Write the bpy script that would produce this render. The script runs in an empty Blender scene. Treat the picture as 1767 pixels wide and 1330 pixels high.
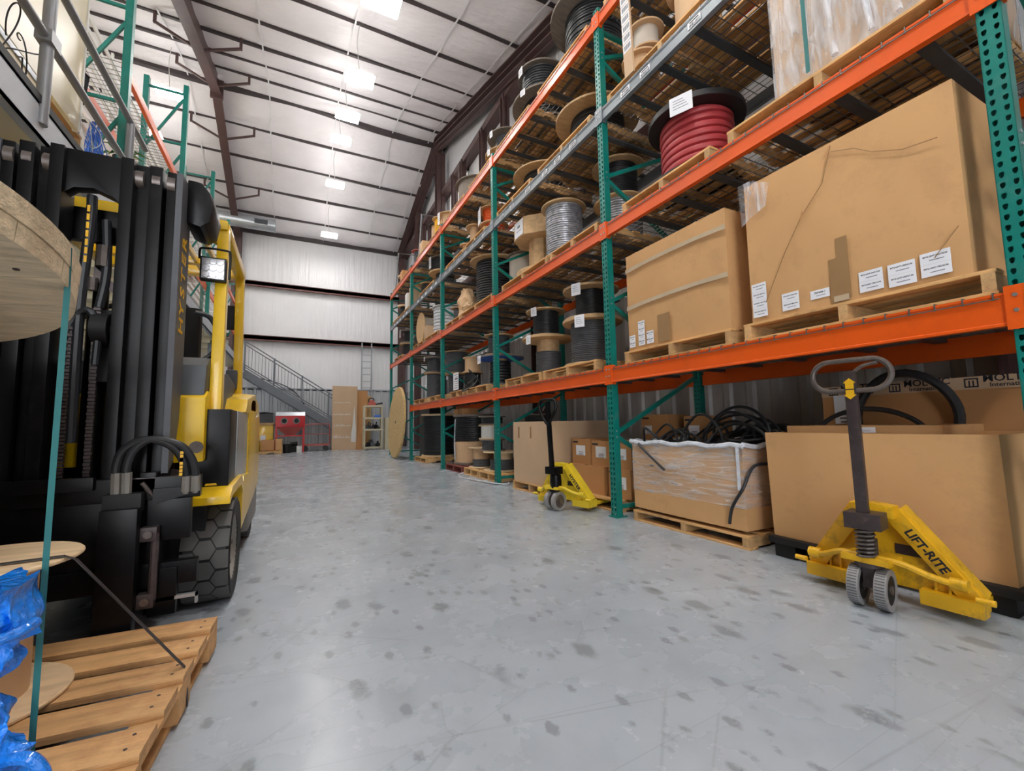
import bpy, math, random
from mathutils import Vector, Matrix, Euler
random.seed(7)
C = bpy.context.scene.collection
PI = math.pi

# ------------------------------------------------------------------ camera, sky, exposure
scene = bpy.context.scene
cam = bpy.data.objects.new('camera', bpy.data.cameras.new('camera')); C.objects.link(cam)
cam.data.sensor_width = 36.0
cam.data.lens = 742.2 / 1767 * 36.0
cam.data.clip_start = 0.05
cam.data.clip_end = 200
_y, _p, _r = 0.4699, 0.0891, -0.0177
_f = Vector((math.sin(_y)*math.cos(_p), math.cos(_y)*math.cos(_p), math.sin(_p)))
_x = Vector((math.cos(_y), -math.sin(_y), 0)); _u = _x.cross(_f)
_x2 = math.cos(_r)*_x + math.sin(_r)*_u
_u2 = -math.sin(_r)*_x + math.cos(_r)*_u
cam.matrix_world = Matrix(((_x2.x, _u2.x, -_f.x, 0), (_x2.y, _u2.y, -_f.y, 0), (_x2.z, _u2.z, -_f.z, 0.95), (0, 0, 0, 1)))
scene.camera = cam
world = bpy.data.worlds.new('world'); scene.world = world; world.use_nodes = True
world.node_tree.nodes['Background'].inputs[0].default_value = (0.93, 0.96, 1.0, 1)
world.node_tree.nodes['Background'].inputs[1].default_value = 5.0
scene.view_settings.view_transform = 'Standard'
scene.view_settings.look = 'None'
scene.view_settings.gamma = 1
scene.view_settings.exposure = 1.08
LAMP = 33.0      # radiance of the high-bay LED panels

# ------------------------------------------------------------------ materials
def lin(c):
    return tuple(((v/255)/12.92 if v/255 <= 0.04045 else ((v/255+0.055)/1.055)**2.4) for v in c) + (1,)

def mat(name, rgb, rough=0.5, metal=0.0, var=0.12, scale=6.0, stretch=(1, 1, 1), bump=0.0, bscale=None, spec=0.5,
        dirt=None, dirt_amt=0.0, rnd=0.0, bstretch=None, alpha=None, emit=None, coat=0.0):
    m = bpy.data.materials.new(name); m.use_nodes = True
    nt = m.node_tree; N = nt.nodes; L = nt.links
    b = N['Principled BSDF']
    b.inputs['Roughness'].default_value = rough
    b.inputs['Metallic'].default_value = metal
    b.inputs['Specular IOR Level'].default_value = spec
    b.inputs['Coat Weight'].default_value = coat
    tc = N.new('ShaderNodeTexCoord')
    mp = N.new('ShaderNodeMapping'); mp.inputs['Scale'].default_value = stretch
    L.new(tc.outputs['Object'], mp.inputs['Vector'])
    ns = N.new('ShaderNodeTexNoise'); ns.inputs['Scale'].default_value = scale; ns.inputs['Detail'].default_value = 4
    L.new(mp.outputs[0], ns.inputs['Vector'])
    c = lin(rgb)
    mr = N.new('ShaderNodeMapRange'); mr.inputs[1].default_value = 0.3; mr.inputs[2].default_value = 0.7
    mr.inputs[3].default_value = 1-var; mr.inputs[4].default_value = 1+var
    L.new(ns.outputs[0], mr.inputs[0])
    vec = N.new('ShaderNodeMix'); vec.data_type = 'RGBA'; vec.blend_type = 'MULTIPLY'; vec.inputs[0].default_value = 1
    vec.inputs[6].default_value = c
    L.new(mr.outputs[0], vec.inputs[7])
    out = vec.outputs[2]
    if rnd:
        oi = N.new('ShaderNodeObjectInfo'); m2 = N.new('ShaderNodeMapRange'); m2.inputs[3].default_value = 1-rnd; m2.inputs[4].default_value = 1+rnd
        L.new(oi.outputs['Random'], m2.inputs[0])
        v2 = N.new('ShaderNodeMix'); v2.data_type = 'RGBA'; v2.blend_type = 'MULTIPLY'; v2.inputs[0].default_value = 1
        L.new(out, v2.inputs[6]); L.new(m2.outputs[0], v2.inputs[7]); out = v2.outputs[2]
    if dirt:
        n2 = N.new('ShaderNodeTexNoise'); n2.inputs['Scale'].default_value = scale*1.7; n2.inputs['Detail'].default_value = 8; n2.inputs['Roughness'].default_value = 0.7
        L.new(tc.outputs['Object'], n2.inputs['Vector'])
        r2 = N.new('ShaderNodeMapRange'); r2.inputs[1].default_value = 0.52; r2.inputs[2].default_value = 0.7; r2.inputs[4].default_value = dirt_amt
        L.new(n2.outputs[0], r2.inputs[0])
        v3 = N.new('ShaderNodeMix'); v3.data_type = 'RGBA'; v3.inputs[7].default_value = lin(dirt)
        L.new(r2.outputs[0], v3.inputs[0]); L.new(out, v3.inputs[6]); out = v3.outputs[2]
    L.new(out, b.inputs['Base Color'])
    if bump:
        mp2 = N.new('ShaderNodeMapping'); mp2.inputs['Scale'].default_value = bstretch or stretch
        L.new(tc.outputs['Object'], mp2.inputs['Vector'])
        n3 = N.new('ShaderNodeTexNoise'); n3.inputs['Scale'].default_value = bscale or scale; n3.inputs['Detail'].default_value = 5
        L.new(mp2.outputs[0], n3.inputs['Vector'])
        bp = N.new('ShaderNodeBump'); bp.inputs['Strength'].default_value = 1.0; bp.inputs['Distance'].default_value = bump
        L.new(n3.outputs[0], bp.inputs['Height']); L.new(bp.outputs[0], b.inputs['Normal'])
    if emit:
        b.inputs['Emission Color'].default_value = (1.0, 0.97, 0.93, 1); b.inputs['Emission Strength'].default_value = emit
    return m

def floor_mat():
    m = bpy.data.materials.new('polished concrete'); m.use_nodes = True
    nt = m.node_tree; N = nt.nodes; L = nt.links; b = N['Principled BSDF']
    tc = N.new('ShaderNodeTexCoord')
    def noise(scale, det=5, rough=0.6, dist=0.0):
        n = N.new('ShaderNodeTexNoise'); n.inputs['Scale'].default_value = scale; n.inputs['Detail'].default_value = det
        n.inputs['Roughness'].default_value = rough; n.inputs['Distortion'].default_value = dist
        L.new(tc.outputs['Object'], n.inputs['Vector']); return n
    big = noise(0.9, 6); cr = N.new('ShaderNodeValToRGB')
    cr.color_ramp.elements[0].position = 0.3; cr.color_ramp.elements[0].color = lin((163, 172, 181))
    cr.color_ramp.elements[1].position = 0.72; cr.color_ramp.elements[1].color = lin((180, 188, 196))
    L.new(big.outputs[0], cr.inputs[0]); out = cr.outputs[0]
    def layer(fac_out, col, out):
        v = N.new('ShaderNodeMix'); v.data_type = 'RGBA'; v.inputs[7].default_value = lin(col)
        L.new(fac_out, v.inputs[0]); L.new(out, v.inputs[6]); return v.outputs[2]
    def ramp(n, a, bb, amt):
        r = N.new('ShaderNodeMapRange'); r.inputs[1].default_value = a; r.inputs[2].default_value = bb; r.inputs[4].default_value = amt
        L.new(n.outputs[0], r.inputs[0]); return r.outputs[0]
    def spots(scale, rad, keep, amt, out):
        wn = noise(scale*2.2, 3); wa = N.new('ShaderNodeVectorMath'); wa.operation = 'SCALE'; wa.inputs[3].default_value = 0.5/scale
        L.new(wn.outputs['Color'], wa.inputs[0])
        ad = N.new('ShaderNodeVectorMath'); ad.operation = 'ADD'; L.new(tc.outputs['Object'], ad.inputs[0]); L.new(wa.outputs[0], ad.inputs[1])
        mp = N.new('ShaderNodeMapping'); mp.inputs['Scale'].default_value = (1, 0.55, 1); mp.inputs['Rotation'].default_value = (0, 0, 0.7); L.new(ad.outputs[0], mp.inputs['Vector'])
        vo = N.new('ShaderNodeTexVoronoi'); vo.inputs['Scale'].default_value = scale; L.new(mp.outputs[0], vo.inputs['Vector'])
        r = N.new('ShaderNodeMapRange'); r.inputs[1].default_value = rad; r.inputs[2].default_value = rad*0.6; r.inputs[3].default_value = 0; r.inputs[4].default_value = amt
        L.new(vo.outputs['Distance'], r.inputs[0])
        sp = N.new('ShaderNodeSeparateColor'); L.new(vo.outputs['Color'], sp.inputs[0])
        gt = N.new('ShaderNodeMath'); gt.operation = 'LESS_THAN'; gt.inputs[1].default_value = keep; L.new(sp.outputs[0], gt.inputs[0])
        mu = N.new('ShaderNodeMath'); mu.operation = 'MULTIPLY'; L.new(r.outputs[0], mu.inputs[0]); L.new(gt.outputs[0], mu.inputs[1])
        return layer(mu.outputs[0], (112, 117, 120), out)
    out = spots(7, 0.34, 0.36, 0.6, out)
    out = spots(15, 0.34, 0.35, 0.55, out)
    out = spots(3.2, 0.26, 0.3, 0.16, out)
    out = layer(ramp(noise(2.6, 9, 0.6, 0.3), 0.5, 0.85, 0.3), (122, 126, 130), out)
    out = layer(ramp(noise(22, 5, 0.6), 0.66, 0.74, 0.22), (112, 115, 118), out)
    out = layer(ramp(noise(60, 3), 0.72, 0.8, 0.3), (200, 204, 206), out)
    # fine scratches: thin lines of a stretched wave
    for rot, sc in ((0.5, 1.3), (1.9, 1.0), (2.6, 1.6)):
        mp = N.new('ShaderNodeMapping'); mp.inputs['Rotation'].default_value = (0, 0, rot)
        L.new(tc.outputs['Object'], mp.inputs['Vector'])
        w = N.new('ShaderNodeTexVoronoi'); w.feature = 'DISTANCE_TO_EDGE'; w.inputs['Scale'].default_value = sc
        mp.inputs['Scale'].default_value = (0.35, 1.6, 1)
        L.new(mp.outputs[0], w.inputs['Vector'])
        r = N.new('ShaderNodeMapRange'); r.inputs[1].default_value = 0.0; r.inputs[2].default_value = 0.004; r.inputs[3].default_value = 0.28; r.inputs[4].default_value = 0
        L.new(w.outputs['Distance'], r.inputs[0])
        out = layer(r.outputs[0], (128, 130, 132), out)
    L.new(out, b.inputs['Base Color'])
    rr = N.new('ShaderNodeMapRange'); rr.inputs[1].default_value = 0.3; rr.inputs[2].default_value = 0.7; rr.inputs[3].default_value = 0.17; rr.inputs[4].default_value = 0.36
    L.new(noise(3, 8).outputs[0], rr.inputs[0]); L.new(rr.outputs[0], b.inputs['Roughness'])
    bp = N.new('ShaderNodeBump'); bp.inputs['Distance'].default_value = 0.002; bp.inputs['Strength'].default_value = 0.4
    L.new(noise(9, 4).outputs[0], bp.inputs['Height']); L.new(bp.outputs[0], b.inputs['Normal'])
    b.inputs['Specular IOR Level'].default_value = 0.4
    return m

def film_mat(name, rgb, opacity=0.35, streak=(1, 1, 12), scale=5, rough=0.15):
    """thin glossy plastic film, clear except where it is creased"""
    m = bpy.data.materials.new(name); m.use_nodes = True
    nt = m.node_tree; N = nt.nodes; L = nt.links; b = N['Principled BSDF']; o = N['Material Output']
    b.inputs['Base Color'].default_value = lin(rgb); b.inputs['Roughness'].default_value = rough
    tr = N.new('ShaderNodeBsdfTransparent'); mx = N.new('ShaderNodeMixShader')
    tc = N.new('ShaderNodeTexCoord'); mp = N.new('ShaderNodeMapping'); mp.inputs['Scale'].default_value = streak
    n = N.new('ShaderNodeTexNoise'); n.inputs['Scale'].default_value = scale; n.inputs['Detail'].default_value = 6; n.inputs['Distortion'].default_value = 0.8
    L.new(tc.outputs['Object'], mp.inputs['Vector']); L.new(mp.outputs[0], n.inputs['Vector'])
    r = N.new('ShaderNodeMapRange'); r.inputs[1].default_value = 0.42; r.inputs[2].default_value = 0.72
    r.inputs[3].default_value = opacity*0.35; r.inputs[4].default_value = min(1, opacity*1.9)
    L.new(n.outputs[0], r.inputs[0]); L.new(r.outputs[0], mx.inputs[0])
    L.new(tr.outputs[0], mx.inputs[1]); L.new(b.outputs[0], mx.inputs[2]); L.new(mx.outputs[0], o.inputs['Surface'])
    bp = N.new('ShaderNodeBump'); bp.inputs['Distance'].default_value = 0.02
    L.new(n.outputs[0], bp.inputs['Height']); L.new(bp.outputs[0], b.inputs['Normal'])
    return m

M = {
 'floor': floor_mat(),
 'roof': mat('white vinyl insulation', (246, 243, 246), 0.33, var=0.03, scale=1.5, bump=0.05, bscale=2.2, bstretch=(0.7, 1.5, 1)),
 'wallfilm': mat('white vinyl wall insulation', (240, 241, 244), 0.3, var=0.03, scale=1.0, bump=0.03, bscale=2.5, bstretch=(3.0, 3.0, 0.25)),
 'seam': mat('white seam tape', (238, 238, 240), 0.4, var=0.02),
 'liner': mat('grey corrugated liner', (196, 199, 203), 0.35, var=0.06, scale=3, stretch=(1, 1, 0.2), metal=0.1),
 'linerdark': mat('galvanised corrugated liner', (178, 176, 174), 0.4, metal=0.15, var=0.25, scale=3, stretch=(1, 1, 0.3), bump=0.004, bscale=8),
 'brown': mat('red-brown primer steel', (88, 66, 64), 0.45, var=0.1, scale=4),
 'girt': mat('brown girt steel', (122, 84, 80), 0.45, var=0.1, scale=4),
 'purlin': mat('dark purlin steel', (66, 58, 60), 0.5, var=0.1, scale=4),
 'teal': mat('teal rack paint', (6, 122, 112), 0.35, var=0.08, scale=5, dirt=(120, 150, 145), dirt_amt=0.25),
 'orange': mat('orange beam paint', (232, 92, 22), 0.33, var=0.06, scale=3, dirt=(190, 80, 30), dirt_amt=0.25),
 'greybeam': mat('grey beam paint', (128, 136, 142), 0.4, var=0.08, scale=3, metal=0.2),
 'wire': mat('galvanised wire', (130, 130, 130), 0.4, metal=0.7, var=0.1),
 'channel': mat('dark deck channel', (86, 90, 94), 0.5, metal=0.3, var=0.1),
 'bolt': mat('zinc bolt', (190, 192, 195), 0.3, metal=0.8, var=0.05),
 'wood': mat('pallet wood', (206, 166, 114), 0.75, var=0.2, scale=3, stretch=(1, 9, 9), bump=0.002, bscale=20, dirt=(120, 96, 70), dirt_amt=0.5, rnd=0.14),
 'woody': mat('pallet wood long', (214, 168, 110), 0.75, var=0.2, scale=3, stretch=(9, 1, 9), bump=0.002, bscale=20, dirt=(120, 96, 70), dirt_amt=0.5, rnd=0.14),
 'redwood': mat('red pallet wood', (128, 62, 54), 0.8, var=0.25, scale=4, dirt=(90, 60, 50), dirt_amt=0.4),
 'nearwood': mat('fresh pallet wood', (212, 166, 112), 0.7, var=0.22, scale=2.2, stretch=(1, 10, 10), bump=0.003, bscale=14, dirt=(164, 112, 66), dirt_amt=0.6, rnd=0.12),
 'ply': mat('plywood flange', (200, 166, 122), 0.65, var=0.16, scale=4, stretch=(1, 6, 6), dirt=(130, 104, 76), dirt_amt=0.35, rnd=0.16),
 'plyold': mat('weathered grey plywood', (128, 118, 108), 0.8, var=0.2, scale=4, stretch=(1, 7, 7), dirt=(84, 76, 68), dirt_amt=0.5),
 'plypale': mat('pale plywood', (226, 198, 158), 0.6, var=0.13, scale=3, stretch=(1, 9, 9), dirt=(170, 130, 90), dirt_amt=0.35),
 'rough': mat('rough sawn planks', (214, 194, 160), 0.75, var=0.2, scale=3, stretch=(1.2, 14, 14), bump=0.004, bscale=10, dirt=(150, 124, 92), dirt_amt=0.5),
 'osb': mat('strand board', (206, 176, 122), 0.8, var=0.3, scale=22, stretch=(1, 3, 1), bump=0.002, dirt=(140, 100, 60), dirt_amt=0.5),
 'card': mat('cardboard', (212, 165, 112), 0.8, var=0.05, scale=2, bump=0.006, bscale=2.5, dirt=(176, 136, 94), dirt_amt=0.4, rnd=0.05),
 'cardpale': mat('pale cardboard', (202, 172, 140), 0.8, var=0.05, scale=2, bump=0.004, bscale=2, rnd=0.05),
 'cardrich': mat('warm cardboard', (194, 142, 92), 0.8, var=0.06, scale=3, bump=0.003, bscale=3, rnd=0.08),
 'kraft': mat('kraft paper', (206, 172, 134), 0.7, var=0.08, scale=5, bump=0.006, bscale=9, rnd=0.08),
 'greywrap': mat('grey board wrap', (196, 188, 176), 0.6, var=0.08, scale=4, bump=0.004),
 'tape': mat('shiny parcel tape', (196, 176, 148), 0.18, var=0.06, scale=8),
 'tapebrown': mat('brown parcel tape', (160, 126, 88), 0.22, var=0.05, scale=8),
 'paper': mat('white paper', (236, 238, 244), 0.7, var=0.02),
 'ink': mat('black ink', (34, 36, 48), 0.7, var=0.02),
 'greyink': mat('grey ink', (120, 124, 136), 0.7, var=0.02),
 'white': mat('white plastic', (226, 226, 222), 0.45, var=0.04),
 'cable': mat('black cable', (36, 38, 42), 0.42, var=0.15, scale=12, rnd=0.25),
 'cablegrey': mat('charcoal cable', (84, 86, 92), 0.5, var=0.14, scale=12, rnd=0.15),
 'cablelight': mat('pale grey cable', (212, 215, 220), 0.4, var=0.1, scale=10),
 'cablesilver': mat('film wrapped silver cable', (160, 162, 170), 0.2, metal=0.35, var=0.35, scale=16, bump=0.01, bscale=14),
 'hosered': mat('red rubber hose', (176, 60, 66), 0.5, var=0.08, scale=8),
 'corange': mat('orange cable', (228, 98, 40), 0.5, var=0.1),
 'cyellow': mat('yellow cable', (232, 178, 20), 0.5, var=0.1),
 'cblue': mat('blue cable', (70, 120, 215), 0.5, var=0.1),
 'bluepaint': mat('blue flange paint', (36, 104, 214), 0.5, var=0.08),
 'blackflange': mat('black plastic flange', (34, 32, 34), 0.5, var=0.1),
 'yellow': mat('forklift yellow', (240, 196, 24), 0.3, var=0.05, scale=3, dirt=(170, 130, 40), dirt_amt=0.3, coat=0.3),
 'jackyellow': mat('worn jack yellow', (232, 178, 28), 0.42, var=0.1, scale=6, dirt=(128, 98, 44), dirt_amt=0.75),
 'jackclean': mat('clean jack yellow', (240, 208, 50), 0.4, var=0.05, scale=6, dirt=(150, 130, 60), dirt_amt=0.3),
 'black': mat('black steel paint', (12, 12, 15), 0.34, var=0.2, scale=5, dirt=(56, 54, 52), dirt_amt=0.22, spec=0.22),
 'blackmatt': mat('black matt', (14, 14, 16), 0.6, var=0.2),
 'rubber': mat('tyre rubber', (88, 87, 86), 0.7, var=0.12, scale=9, dirt=(98, 94, 88), dirt_amt=0.4),
 'rim': mat('dusty steel rim', (140, 136, 130), 0.5, metal=0.4, var=0.15, scale=8),
 'steel': mat('worn bare steel', (112, 104, 100), 0.35, metal=0.6, var=0.25, scale=14, dirt=(70, 56, 50), dirt_amt=0.6),
 'steeldark': mat('dark worn steel', (76, 66, 66), 0.42, metal=0.4, var=0.25, scale=10, dirt=(120, 108, 100), dirt_amt=0.4),
 'wheel': mat('grey polyurethane tyre', (148, 146, 146), 0.55, var=0.08, scale=10, dirt=(110, 108, 106), dirt_amt=0.5),
 'galv': mat('galvanised sheet', (186, 192, 198), 0.28, metal=0.6, var=0.08, scale=4),
 'greypaint': mat('grey stair paint', (112, 118, 126), 0.5, var=0.05),
 'lightgrey': mat('light grey fascia paint', (176, 182, 190), 0.45, var=0.05),
 'pipe': mat('grey pipe rail', (132, 134, 138), 0.4, metal=0.3, var=0.08),
 'cream': mat('cream wall panel', (226, 214, 182), 0.3, var=0.03, scale=1.2),
 'tan': mat('tan wood panel', (178, 138, 92), 0.6, var=0.12, scale=3, stretch=(1, 1, 6)),
 'screen': mat('dark glass screen', (22, 28, 32), 0.12, var=0.02),
 'leaf': mat('green leaf', (70, 130, 40), 0.5, var=0.2),
 'red': mat('red cabinet paint', (196, 36, 44), 0.35, var=0.08, scale=4),
 'redfaded': mat('faded red paint', (188, 96, 88), 0.5, var=0.1, scale=4),
 'beige': mat('beige plastic shelving', (206, 198, 170), 0.6, var=0.05),
 'glass': mat('pale window glass', (196, 222, 240), 0.1, var=0.02, emit=0.6),
 'lamp': mat('lit LED diffuser', (255, 255, 255), 0.4, var=0.0, emit=LAMP),
 'led': mat('worklight lens', (226, 226, 230), 0.15, metal=0.3, var=0.12, scale=60),
 'tealstrap': mat('teal strap', (40, 112, 112), 0.35, var=0.1),
 'blackstrap': mat('black strap', (52, 48, 48), 0.5, var=0.1),
 'bluefilm': mat('blue stretch film', (20, 130, 238), 0.14, var=0.35, scale=9, bump=0.02, bscale=34, coat=0.5),
 'clearfilm': film_mat('clear stretch film', (232, 236, 240), 0.2, (1, 1, 7), 5),
 'clearfilm2': film_mat('clear stretch film upright', (236, 238, 244), 0.42, (5, 5, 1), 3),
 'whitefilm': mat('bunched white film', (216, 222, 232), 0.25, var=0.15, scale=20, bump=0.012, bscale=26),
}

# ------------------------------------------------------------------ mesh helpers
class MB:
    def __init__(s): s.v = []; s.f = []; s.T = Matrix.Identity(4)
    def add(s, vs, fs):
        n = len(s.v)
        s.v += [tuple(s.T @ Vector(p)) for p in vs]
        s.f += [tuple(i+n for i in f) for f in fs]
        return s
    def box(s, x0, x1, y0, y1, z0, z1):
        return s.add([(x0,y0,z0),(x1,y0,z0),(x1,y1,z0),(x0,y1,z0),(x0,y0,z1),(x1,y0,z1),(x1,y1,z1),(x0,y1,z1)],
                     [(0,3,2,1),(4,5,6,7),(0,1,5,4),(1,2,6,5),(2,3,7,6),(3,0,4,7)])
    def bar(s, p0, p1, w, h, up=(0, 0, 1)):
        """rectangular bar between two points; w across, h along 'up'"""
        p0 = Vector(p0); p1 = Vector(p1); d = (p1-p0).normalized(); up = Vector(up)
        a = d.cross(up)
        if a.length < 1e-4: a = d.cross(Vector((0, 1, 0)))
        a.normalize(); u = a.cross(d).normalized(); a = a*w/2; u = u*h/2
        vs = [p0-a-u, p0+a-u, p0+a+u, p0-a+u, p1-a-u, p1+a-u, p1+a+u, p1-a+u]
        return s.add(vs, [(0,3,2,1),(4,5,6,7),(0,1,5,4),(1,2,6,5),(2,3,7,6),(3,0,4,7)])
    def cyl(s, p0, p1, r0, r1=None, n=20):
        if r1 is None: r1 = r0
        p0 = Vector(p0); p1 = Vector(p1); d = (p1-p0).normalized()
        a = d.orthogonal().normalized(); b = d.cross(a)
        vs = []
        for p, r in ((p0, r0), (p1, r1)):
            for i in range(n):
                t = 2*PI*i/n; vs.append(p + (a*math.cos(t)+b*math.sin(t))*r)
        fs = [(i, (i+1) % n, n+(i+1) % n, n+i) for i in range(n)]
        fs += [tuple(range(n-1, -1, -1)), tuple(range(n, 2*n))]
        return s.add(vs, fs)
    def lathe(s, prof, n=36, c=(0, 0, 0), axis='z', closed=False):
        """prof: list of (r, h) revolved about the axis; a closed profile gives a ring"""
        vs = []; fs = []; m = len(prof)
        for i in range(n):
            t = 2*PI*i/n; ct, st = math.cos(t), math.sin(t)
            for r, h in prof:
                if axis == 'z': p = (r*ct, r*st, h)
                elif axis == 'x': p = (h, r*ct, r*st)
                else: p = (r*st, h, r*ct)
                vs.append((p[0]+c[0], p[1]+c[1], p[2]+c[2]))
        for i in range(n):
            j = (i+1) % n
            for k in range(m if closed else m-1):
                k2 = (k+1) % m
                fs.append((i*m+k, j*m+k, j*m+k2, i*m+k2))
        return s.add(vs, fs)
    def disc(s, r, z0, z1, n=40, c=(0, 0), hole=0.0):
        if hole: return s.lathe([(hole, z0), (r, z0), (r, z1), (hole, z1)], n, (c[0], c[1], 0), closed=True)
        return s.cyl((c[0], c[1], z0), (c[0], c[1], z1), r, n=n)
    def tube(s, path, r, n=8, closed=False, smooth=True):
        P = [Vector(p) for p in path]
        if 3 <= len(P) <= 10 and smooth:
            Q = []; n_ = len(P); seg = n_ if closed else n_-1
            for i in range(seg):
                g = (lambda q: P[q % n_]) if closed else (lambda q: P[max(0, min(n_-1, q))])
                a_, b_, c_, d_ = g(i-1), g(i), g(i+1), g(i+2)
                for k in range(6):
                    t = k/6
                    Q.append(0.5*((2*b_)+(c_-a_)*t+(2*a_-5*b_+4*c_-d_)*t*t+(3*b_-a_-3*c_+d_)*t*t*t))
            if not closed: Q.append(P[-1])
            P = Q
        m = len(P); vs = []; fs = []
        t0 = (P[1]-P[0]).normalized(); a = t0.orthogonal().normalized()
        for i, p in enumerate(P):
            if closed: t = (P[(i+1) % m]-P[i-1]).normalized()
            else: t = (P[min(i+1, m-1)]-P[max(i-1, 0)]).normalized()
            a = (a - t*a.dot(t))
            if a.length < 1e-5: a = t.orthogonal()
            a.normalize(); b = t.cross(a)
            for k in range(n):
                q = 2*PI*k/n; vs.append(p+(a*math.cos(q)+b*math.sin(q))*r)
        for i in range(m if closed else m-1):
            j = (i+1) % m
            for k in range(n):
                fs.append((i*n+k, i*n+(k+1) % n, j*n+(k+1) % n, j*n+k))
        if not closed: fs += [tuple(range(n-1, -1, -1)), tuple(range((m-1)*n, m*n))]
        return s.add(vs, fs)
    def prism(s, poly, a0, a1, axis='x'):
        """poly of 2-D points extruded along an axis: x->(y,z), y->(x,z), z->(x,y)"""
        n = len(poly); vs = []
        for a in (a0, a1):
            for u, w in poly:
                vs.append({'x': (a, u, w), 'y': (u, a, w), 'z': (u, w, a)}[axis])
        fs = [(i, (i+1) % n, n+(i+1) % n, n+i) for i in range(n)] + [tuple(range(n-1, -1, -1)), tuple(range(n, 2*n))]
        return s.add(vs, fs)
    def mesh(s, name, m, angle=35, bevel=0):
        me = bpy.data.meshes.new(name); me.from_pydata(s.v, [], s.f)
        import bmesh
        bm = bmesh.new(); bm.from_mesh(me)
        bmesh.ops.recalc_face_normals(bm, faces=bm.faces)
        if bevel:
            es = [e for e in bm.edges if len(e.link_faces) == 2 and e.calc_face_angle(0) > 0.6]
            bmesh.ops.bevel(bm, geom=es, offset=bevel, segments=2, profile=0.7, affect='EDGES')
        bm.to_mesh(me); bm.free()
        for p in me.polygons: p.use_smooth = True
        me.set_sharp_from_angle(angle=math.radians(24 if bevel and angle == 35 else angle))
        if m is not None: me.materials.append(M[m] if isinstance(m, str) else m)
        return me

def obj(name, mb, m, parent=None, loc=(0, 0, 0), bevel=0, label=None, rz=0):
    me = mb.mesh(name, m, bevel=bevel) if isinstance(mb, MB) else mb
    o = bpy.data.objects.new(name, me); C.objects.link(o); o.location = loc
    if rz: o.rotation_euler = (0, 0, rz)
    if parent is not None: o.parent = parent
    if label: o['label'] = label
    return o

def thing(name, label, cat, loc=(0, 0, 0), rz=0, group=None, rot=None):
    o = bpy.data.objects.new(name, None); C.objects.link(o); o.empty_display_size = 0.1
    o.location = loc; o.rotation_euler = rot or (0, 0, rz); o['label'] = label; o['category'] = cat
    if group: o['group'] = group
    return o

def single(name, mb, m, label, cat, loc=(0, 0, 0), rz=0, group=None, bevel=0):
    o = obj(name, mb, m, None, loc, bevel, None, rz); o['label'] = label; o['category'] = cat
    if group: o['group'] = group
    return o

def struct(name, mb, m, loc=(0, 0, 0), bevel=0):
    o = obj(name, mb, m, None, loc, bevel); o['kind'] = 'structure'; return o

def structp(name, mb, m, parent): return obj(name, mb, m, parent)

def dup(root, loc, rz=None, label=None, group=None):
    r = root.copy(); C.objects.link(r); r.location = loc
    if rz is not None: r.rotation_euler = (0, 0, rz)
    if label: r['label'] = label
    if group: r['group'] = group
    def rec(src, dst):
        for ch in list(src.children):
            c = ch.copy(); C.objects.link(c); c.parent = dst; rec(ch, c)
    rec(root, r)
    return r

def text(s, size, m, parent, mtx, name='lettering', ext=0.0006, bold=0.0, align='CENTER', sx=1.0):
    cu = bpy.data.curves.new('t', 'FONT'); cu.body = s; cu.size = size; cu.extrude = ext; cu.offset = bold
    cu.align_x = align; cu.align_y = 'CENTER'; cu.resolution_u = 2
    t = bpy.data.objects.new('t', cu)
    me = bpy.data.meshes.new_from_object(t); bpy.data.objects.remove(t); bpy.data.curves.remove(cu)
    me.name = name; me.materials.clear(); me.materials.append(M[m])
    if sx != 1.0: me.transform(Matrix.Diagonal((sx, 1, 1, 1)))
    me.transform(mtx)
    o = bpy.data.objects.new(name, me); C.objects.link(o); o.parent = parent
    return o

def wrap_text(s, size, m, parent, r, a, z, sx=1.0):
    """lettering written around a vertical drum of radius r, centred at angle a"""
    o = text(s, size, m, parent, Matrix.Identity(4), sx=sx)
    for v in o.data.vertices:
        q = a+v.co.x/r; rr = r+v.co.z+.0006; h = v.co.y+z
        v.co = (rr*math.cos(q), rr*math.sin(q), h)
    return o

def facing_aisle(x, y, z):      # text plane that faces -X, reads towards -Y
    return Matrix(((0, 0, -1, x), (-1, 0, 0, y), (0, 1, 0, z), (0, 0, 0, 1)))
def facing_front(x, y, z):      # faces -Y, reads towards +X
    return Matrix(((1, 0, 0, x), (0, 0, -1, y), (0, 1, 0, z), (0, 0, 0, 1)))

# ------------------------------------------------------------------ the building
WX, WL, WY, Y0 = 4.8, -6.8, 20.7, -4.5
def cz(y): return 11.4 - 0.30*(14.3-y) if y < 14.3 else 11.4 - 0.32*(y-14.3)

struct('floor', MB().box(WL, WX, Y0, WY, -0.1, 0), 'floor')

PUR = [-3.8, -2.4, -1.0, 0.45, 1.9, 3.4, 4.9, 6.4, 7.95, 9.35, 10.75, 11.9, 12.95, 13.9, 14.65, 15.85, 17.05, 18.35, 19.65]
def ceiling():
    m = MB(); nx = 58; ys = []
    edges = [Y0] + PUR + [WY]
    for a, b in zip(edges[:-1], edges[1:]):
        for k in range(6): ys.append((a+(b-a)*k/6, k/6))
    ys.append((WY, 0))
    for y, t in ys:
        for i in range(nx+1):
            x = WL + (WX-WL)*i/nx
            sag = math.sin(PI*t)*(0.075+0.03*math.sin(x*1.9+y*2.3)+0.015*math.sin(x*5.1+y))
            m.v.append((x, y, cz(y)-sag+0.01))
    for j in range(len(ys)-1):
        for i in range(nx):
            a = j*(nx+1)+i; m.f.append((a, a+1, a+nx+2, a+nx+1))
    return m
struct('ceiling', ceiling(), 'roof')
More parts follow.
